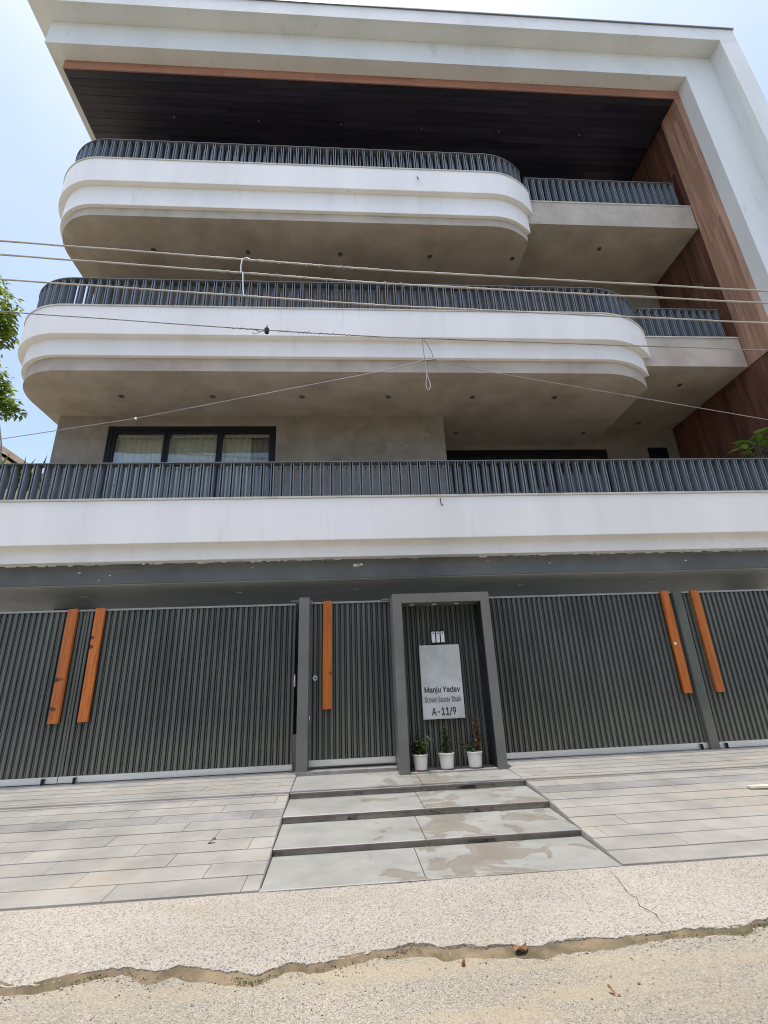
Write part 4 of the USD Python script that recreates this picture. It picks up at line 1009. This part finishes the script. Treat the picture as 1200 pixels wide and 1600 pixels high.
spiky(-5.16, 7.4, 4.72, 'dry dark twiggy plant just right of the far left spiky plant', 26, M['leaf_dark'], 0.7)

# ------------------------------------------------------------------ litter
def curled(L, W, seed):
    q = random.Random(seed); n, k = 8, 5; v = []
    for i in range(n + 1):
        s = i / n; w = W * math.sin(math.pi * (0.06 + 0.9 * s)) ** 0.7
        for j in range(k):
            u = j / (k - 1) * 2 - 1
            v.append((L * (s - .5), w * u / 2, 0.004 + 0.35 * W * u * u * (0.5 + s) + 0.012 * math.sin(5 * s + seed) + q.uniform(0, 0.002)))
    F = []
    for i in range(n):
        for j in range(k - 1):
            a = i * k + j; F += [(a, a + k, a + k + 1), (a, a + k + 1, a + 1)]
    return (np.array(v), np.array(F))
for x, y, z, L, W, a, lab, sd in ((0.83, 2.96, -0.079, 0.075, 0.055, 0.4, 'curled brown dead leaf lying at the broken apron edge', 1), (0.52, 2.9, -0.083, 0.03, 0.02, 1.2, 'tiny dark brown leaf scrap lying on the dusty road', 2), (1.11, 2.58, -0.083, 0.05, 0.018, 2.4, 'thin pale brown leaf flat on the road at right', 3), (-1.15, 4.62, 0.075, 0.06, 0.03, 0.2, 'rust coloured leaf on the tiled ramp left of the steps', 4)):
    obj('dead_leaf', moved(curled(L, W, sd), (x, y, z), Rz(a)), M['dry_leaf'], None, True, label=lab, cat='leaf')
cr = np.array([(1.70, 3.70), (1.68, 3.55), (1.65, 3.43), (1.66, 3.33), (1.63, 3.25), (1.66, 3.16), (1.64, 3.06)])
def crack():
    t = np.linspace(0, len(cr) - 1, 60); x = np.interp(t, range(len(cr)), cr[:, 0]); y = np.interp(t, range(len(cr)), cr[:, 1])
    x = x + 0.014 * (meshkit.fbm(np.stack([y * 30, y * 0, y * 0], -1), 3, 4) - 0.5); w = 0.0015 + 0.004 * meshkit.noise(np.stack([y * 25, y * 0 + 2, y * 0], -1), 7)
    z = -0.048 + 0.042 * (y - 3.02) / (3.815 - 3.02) + 0.010 * (meshkit.fbm(np.stack([x * 3, y * 3, x * 0], -1), 4, 2) - 0.5) + 0.0012
    V = np.concatenate([np.stack([x - w, y, z], 1), np.stack([x + w, y, z], 1)]); n = len(t); i = np.arange(n - 1)
    return (V, np.vstack([np.stack([i, i + n + 1, i + n], 1), np.stack([i, i + 1, i + n + 1], 1)]))
obj('crack', crack(), M['crack'], kind='structure')
# the other side of the street, behind the camera: it shades the low sky and shows in the window panes
oh = thing('opposite_house', 'cream house across the street, mirrored in the window panes', 'house')
obj('wall', bx(-9, 4.5, -18, -10.0, -0.1, 9.6), surf('opposite_cream', (0.45, 0.42, 0.36), (0.52, 0.49, 0.43), 1, rough=0.8), oh)
obj('parapet', bx(-9.2, 4.7, -18.2, -9.8, 9.601, 10.6), M['white'], oh)
for i in range(3):
    for k in range(4):
        obj('window', bx(-8 + k * 3.2, -6.2 + k * 3.2, -9.995, -9.95, 1.0 + i * 3.1, 2.6 + i * 3.1), M['glass_dark'], oh)
oh2 = thing('opposite_house', 'taller grey house across the street beside the cream one', 'house')
obj('wall', bx(6, 22, -20, -11.0, -0.1, 11.5), M['stucco'], oh2)
obj('parapet', bx(5.9, 22.1, -20.1, -10.9, 11.501, 12.3), M['white'], oh2)
for tx, ty, th, tw_ in ((-11.5, -8.0, 9.5, 'at the left end across the road, tallest of them'), (5.2, -8.5, 8.0, 'across the road between the two houses'), (-4.0, -8.6, 6.0, 'across the road, smallest, before the cream house'), (13.0, -8.8, 8.5, 'across the road before the taller grey house')):
    ot = thing('opposite_tree', f'dense green street tree {tw_}', 'tree')
    obj('trunk', tube([(tx, ty, -0.1), (tx + 0.1, ty, th * 0.3), (tx, ty + 0.1, th * 0.62)], [0.25, 0.2, 0.1], 8), M['bark'], ot, True)
    lq = []
    for k in range(7): clump(q, (tx + q.gauss(0, 1.0), ty + q.gauss(0, 0.8), th * 0.62 + q.gauss(0, 1.0)), 1.4, 1.2, 130, 0.45, lq)
    obj('crown', cat(*lq), M['leaf_dark'], ot, True)
obj('wood_offcut', moved(hexa([(-.12, -.03, 0), (.12, -.045, 0), (.12, .045, 0), (-.12, .02, 0), (-.12, -.03, .02), (.12, -.045, .02), (.12, .045, .02), (-.12, .02, .02)]), (4.02, 5.12, ramp_z(5.12) + 0.010), Rz(-0.1)), M['wood_chip'], label='pale wooden offcut lying on the right ramp', cat='offcut')
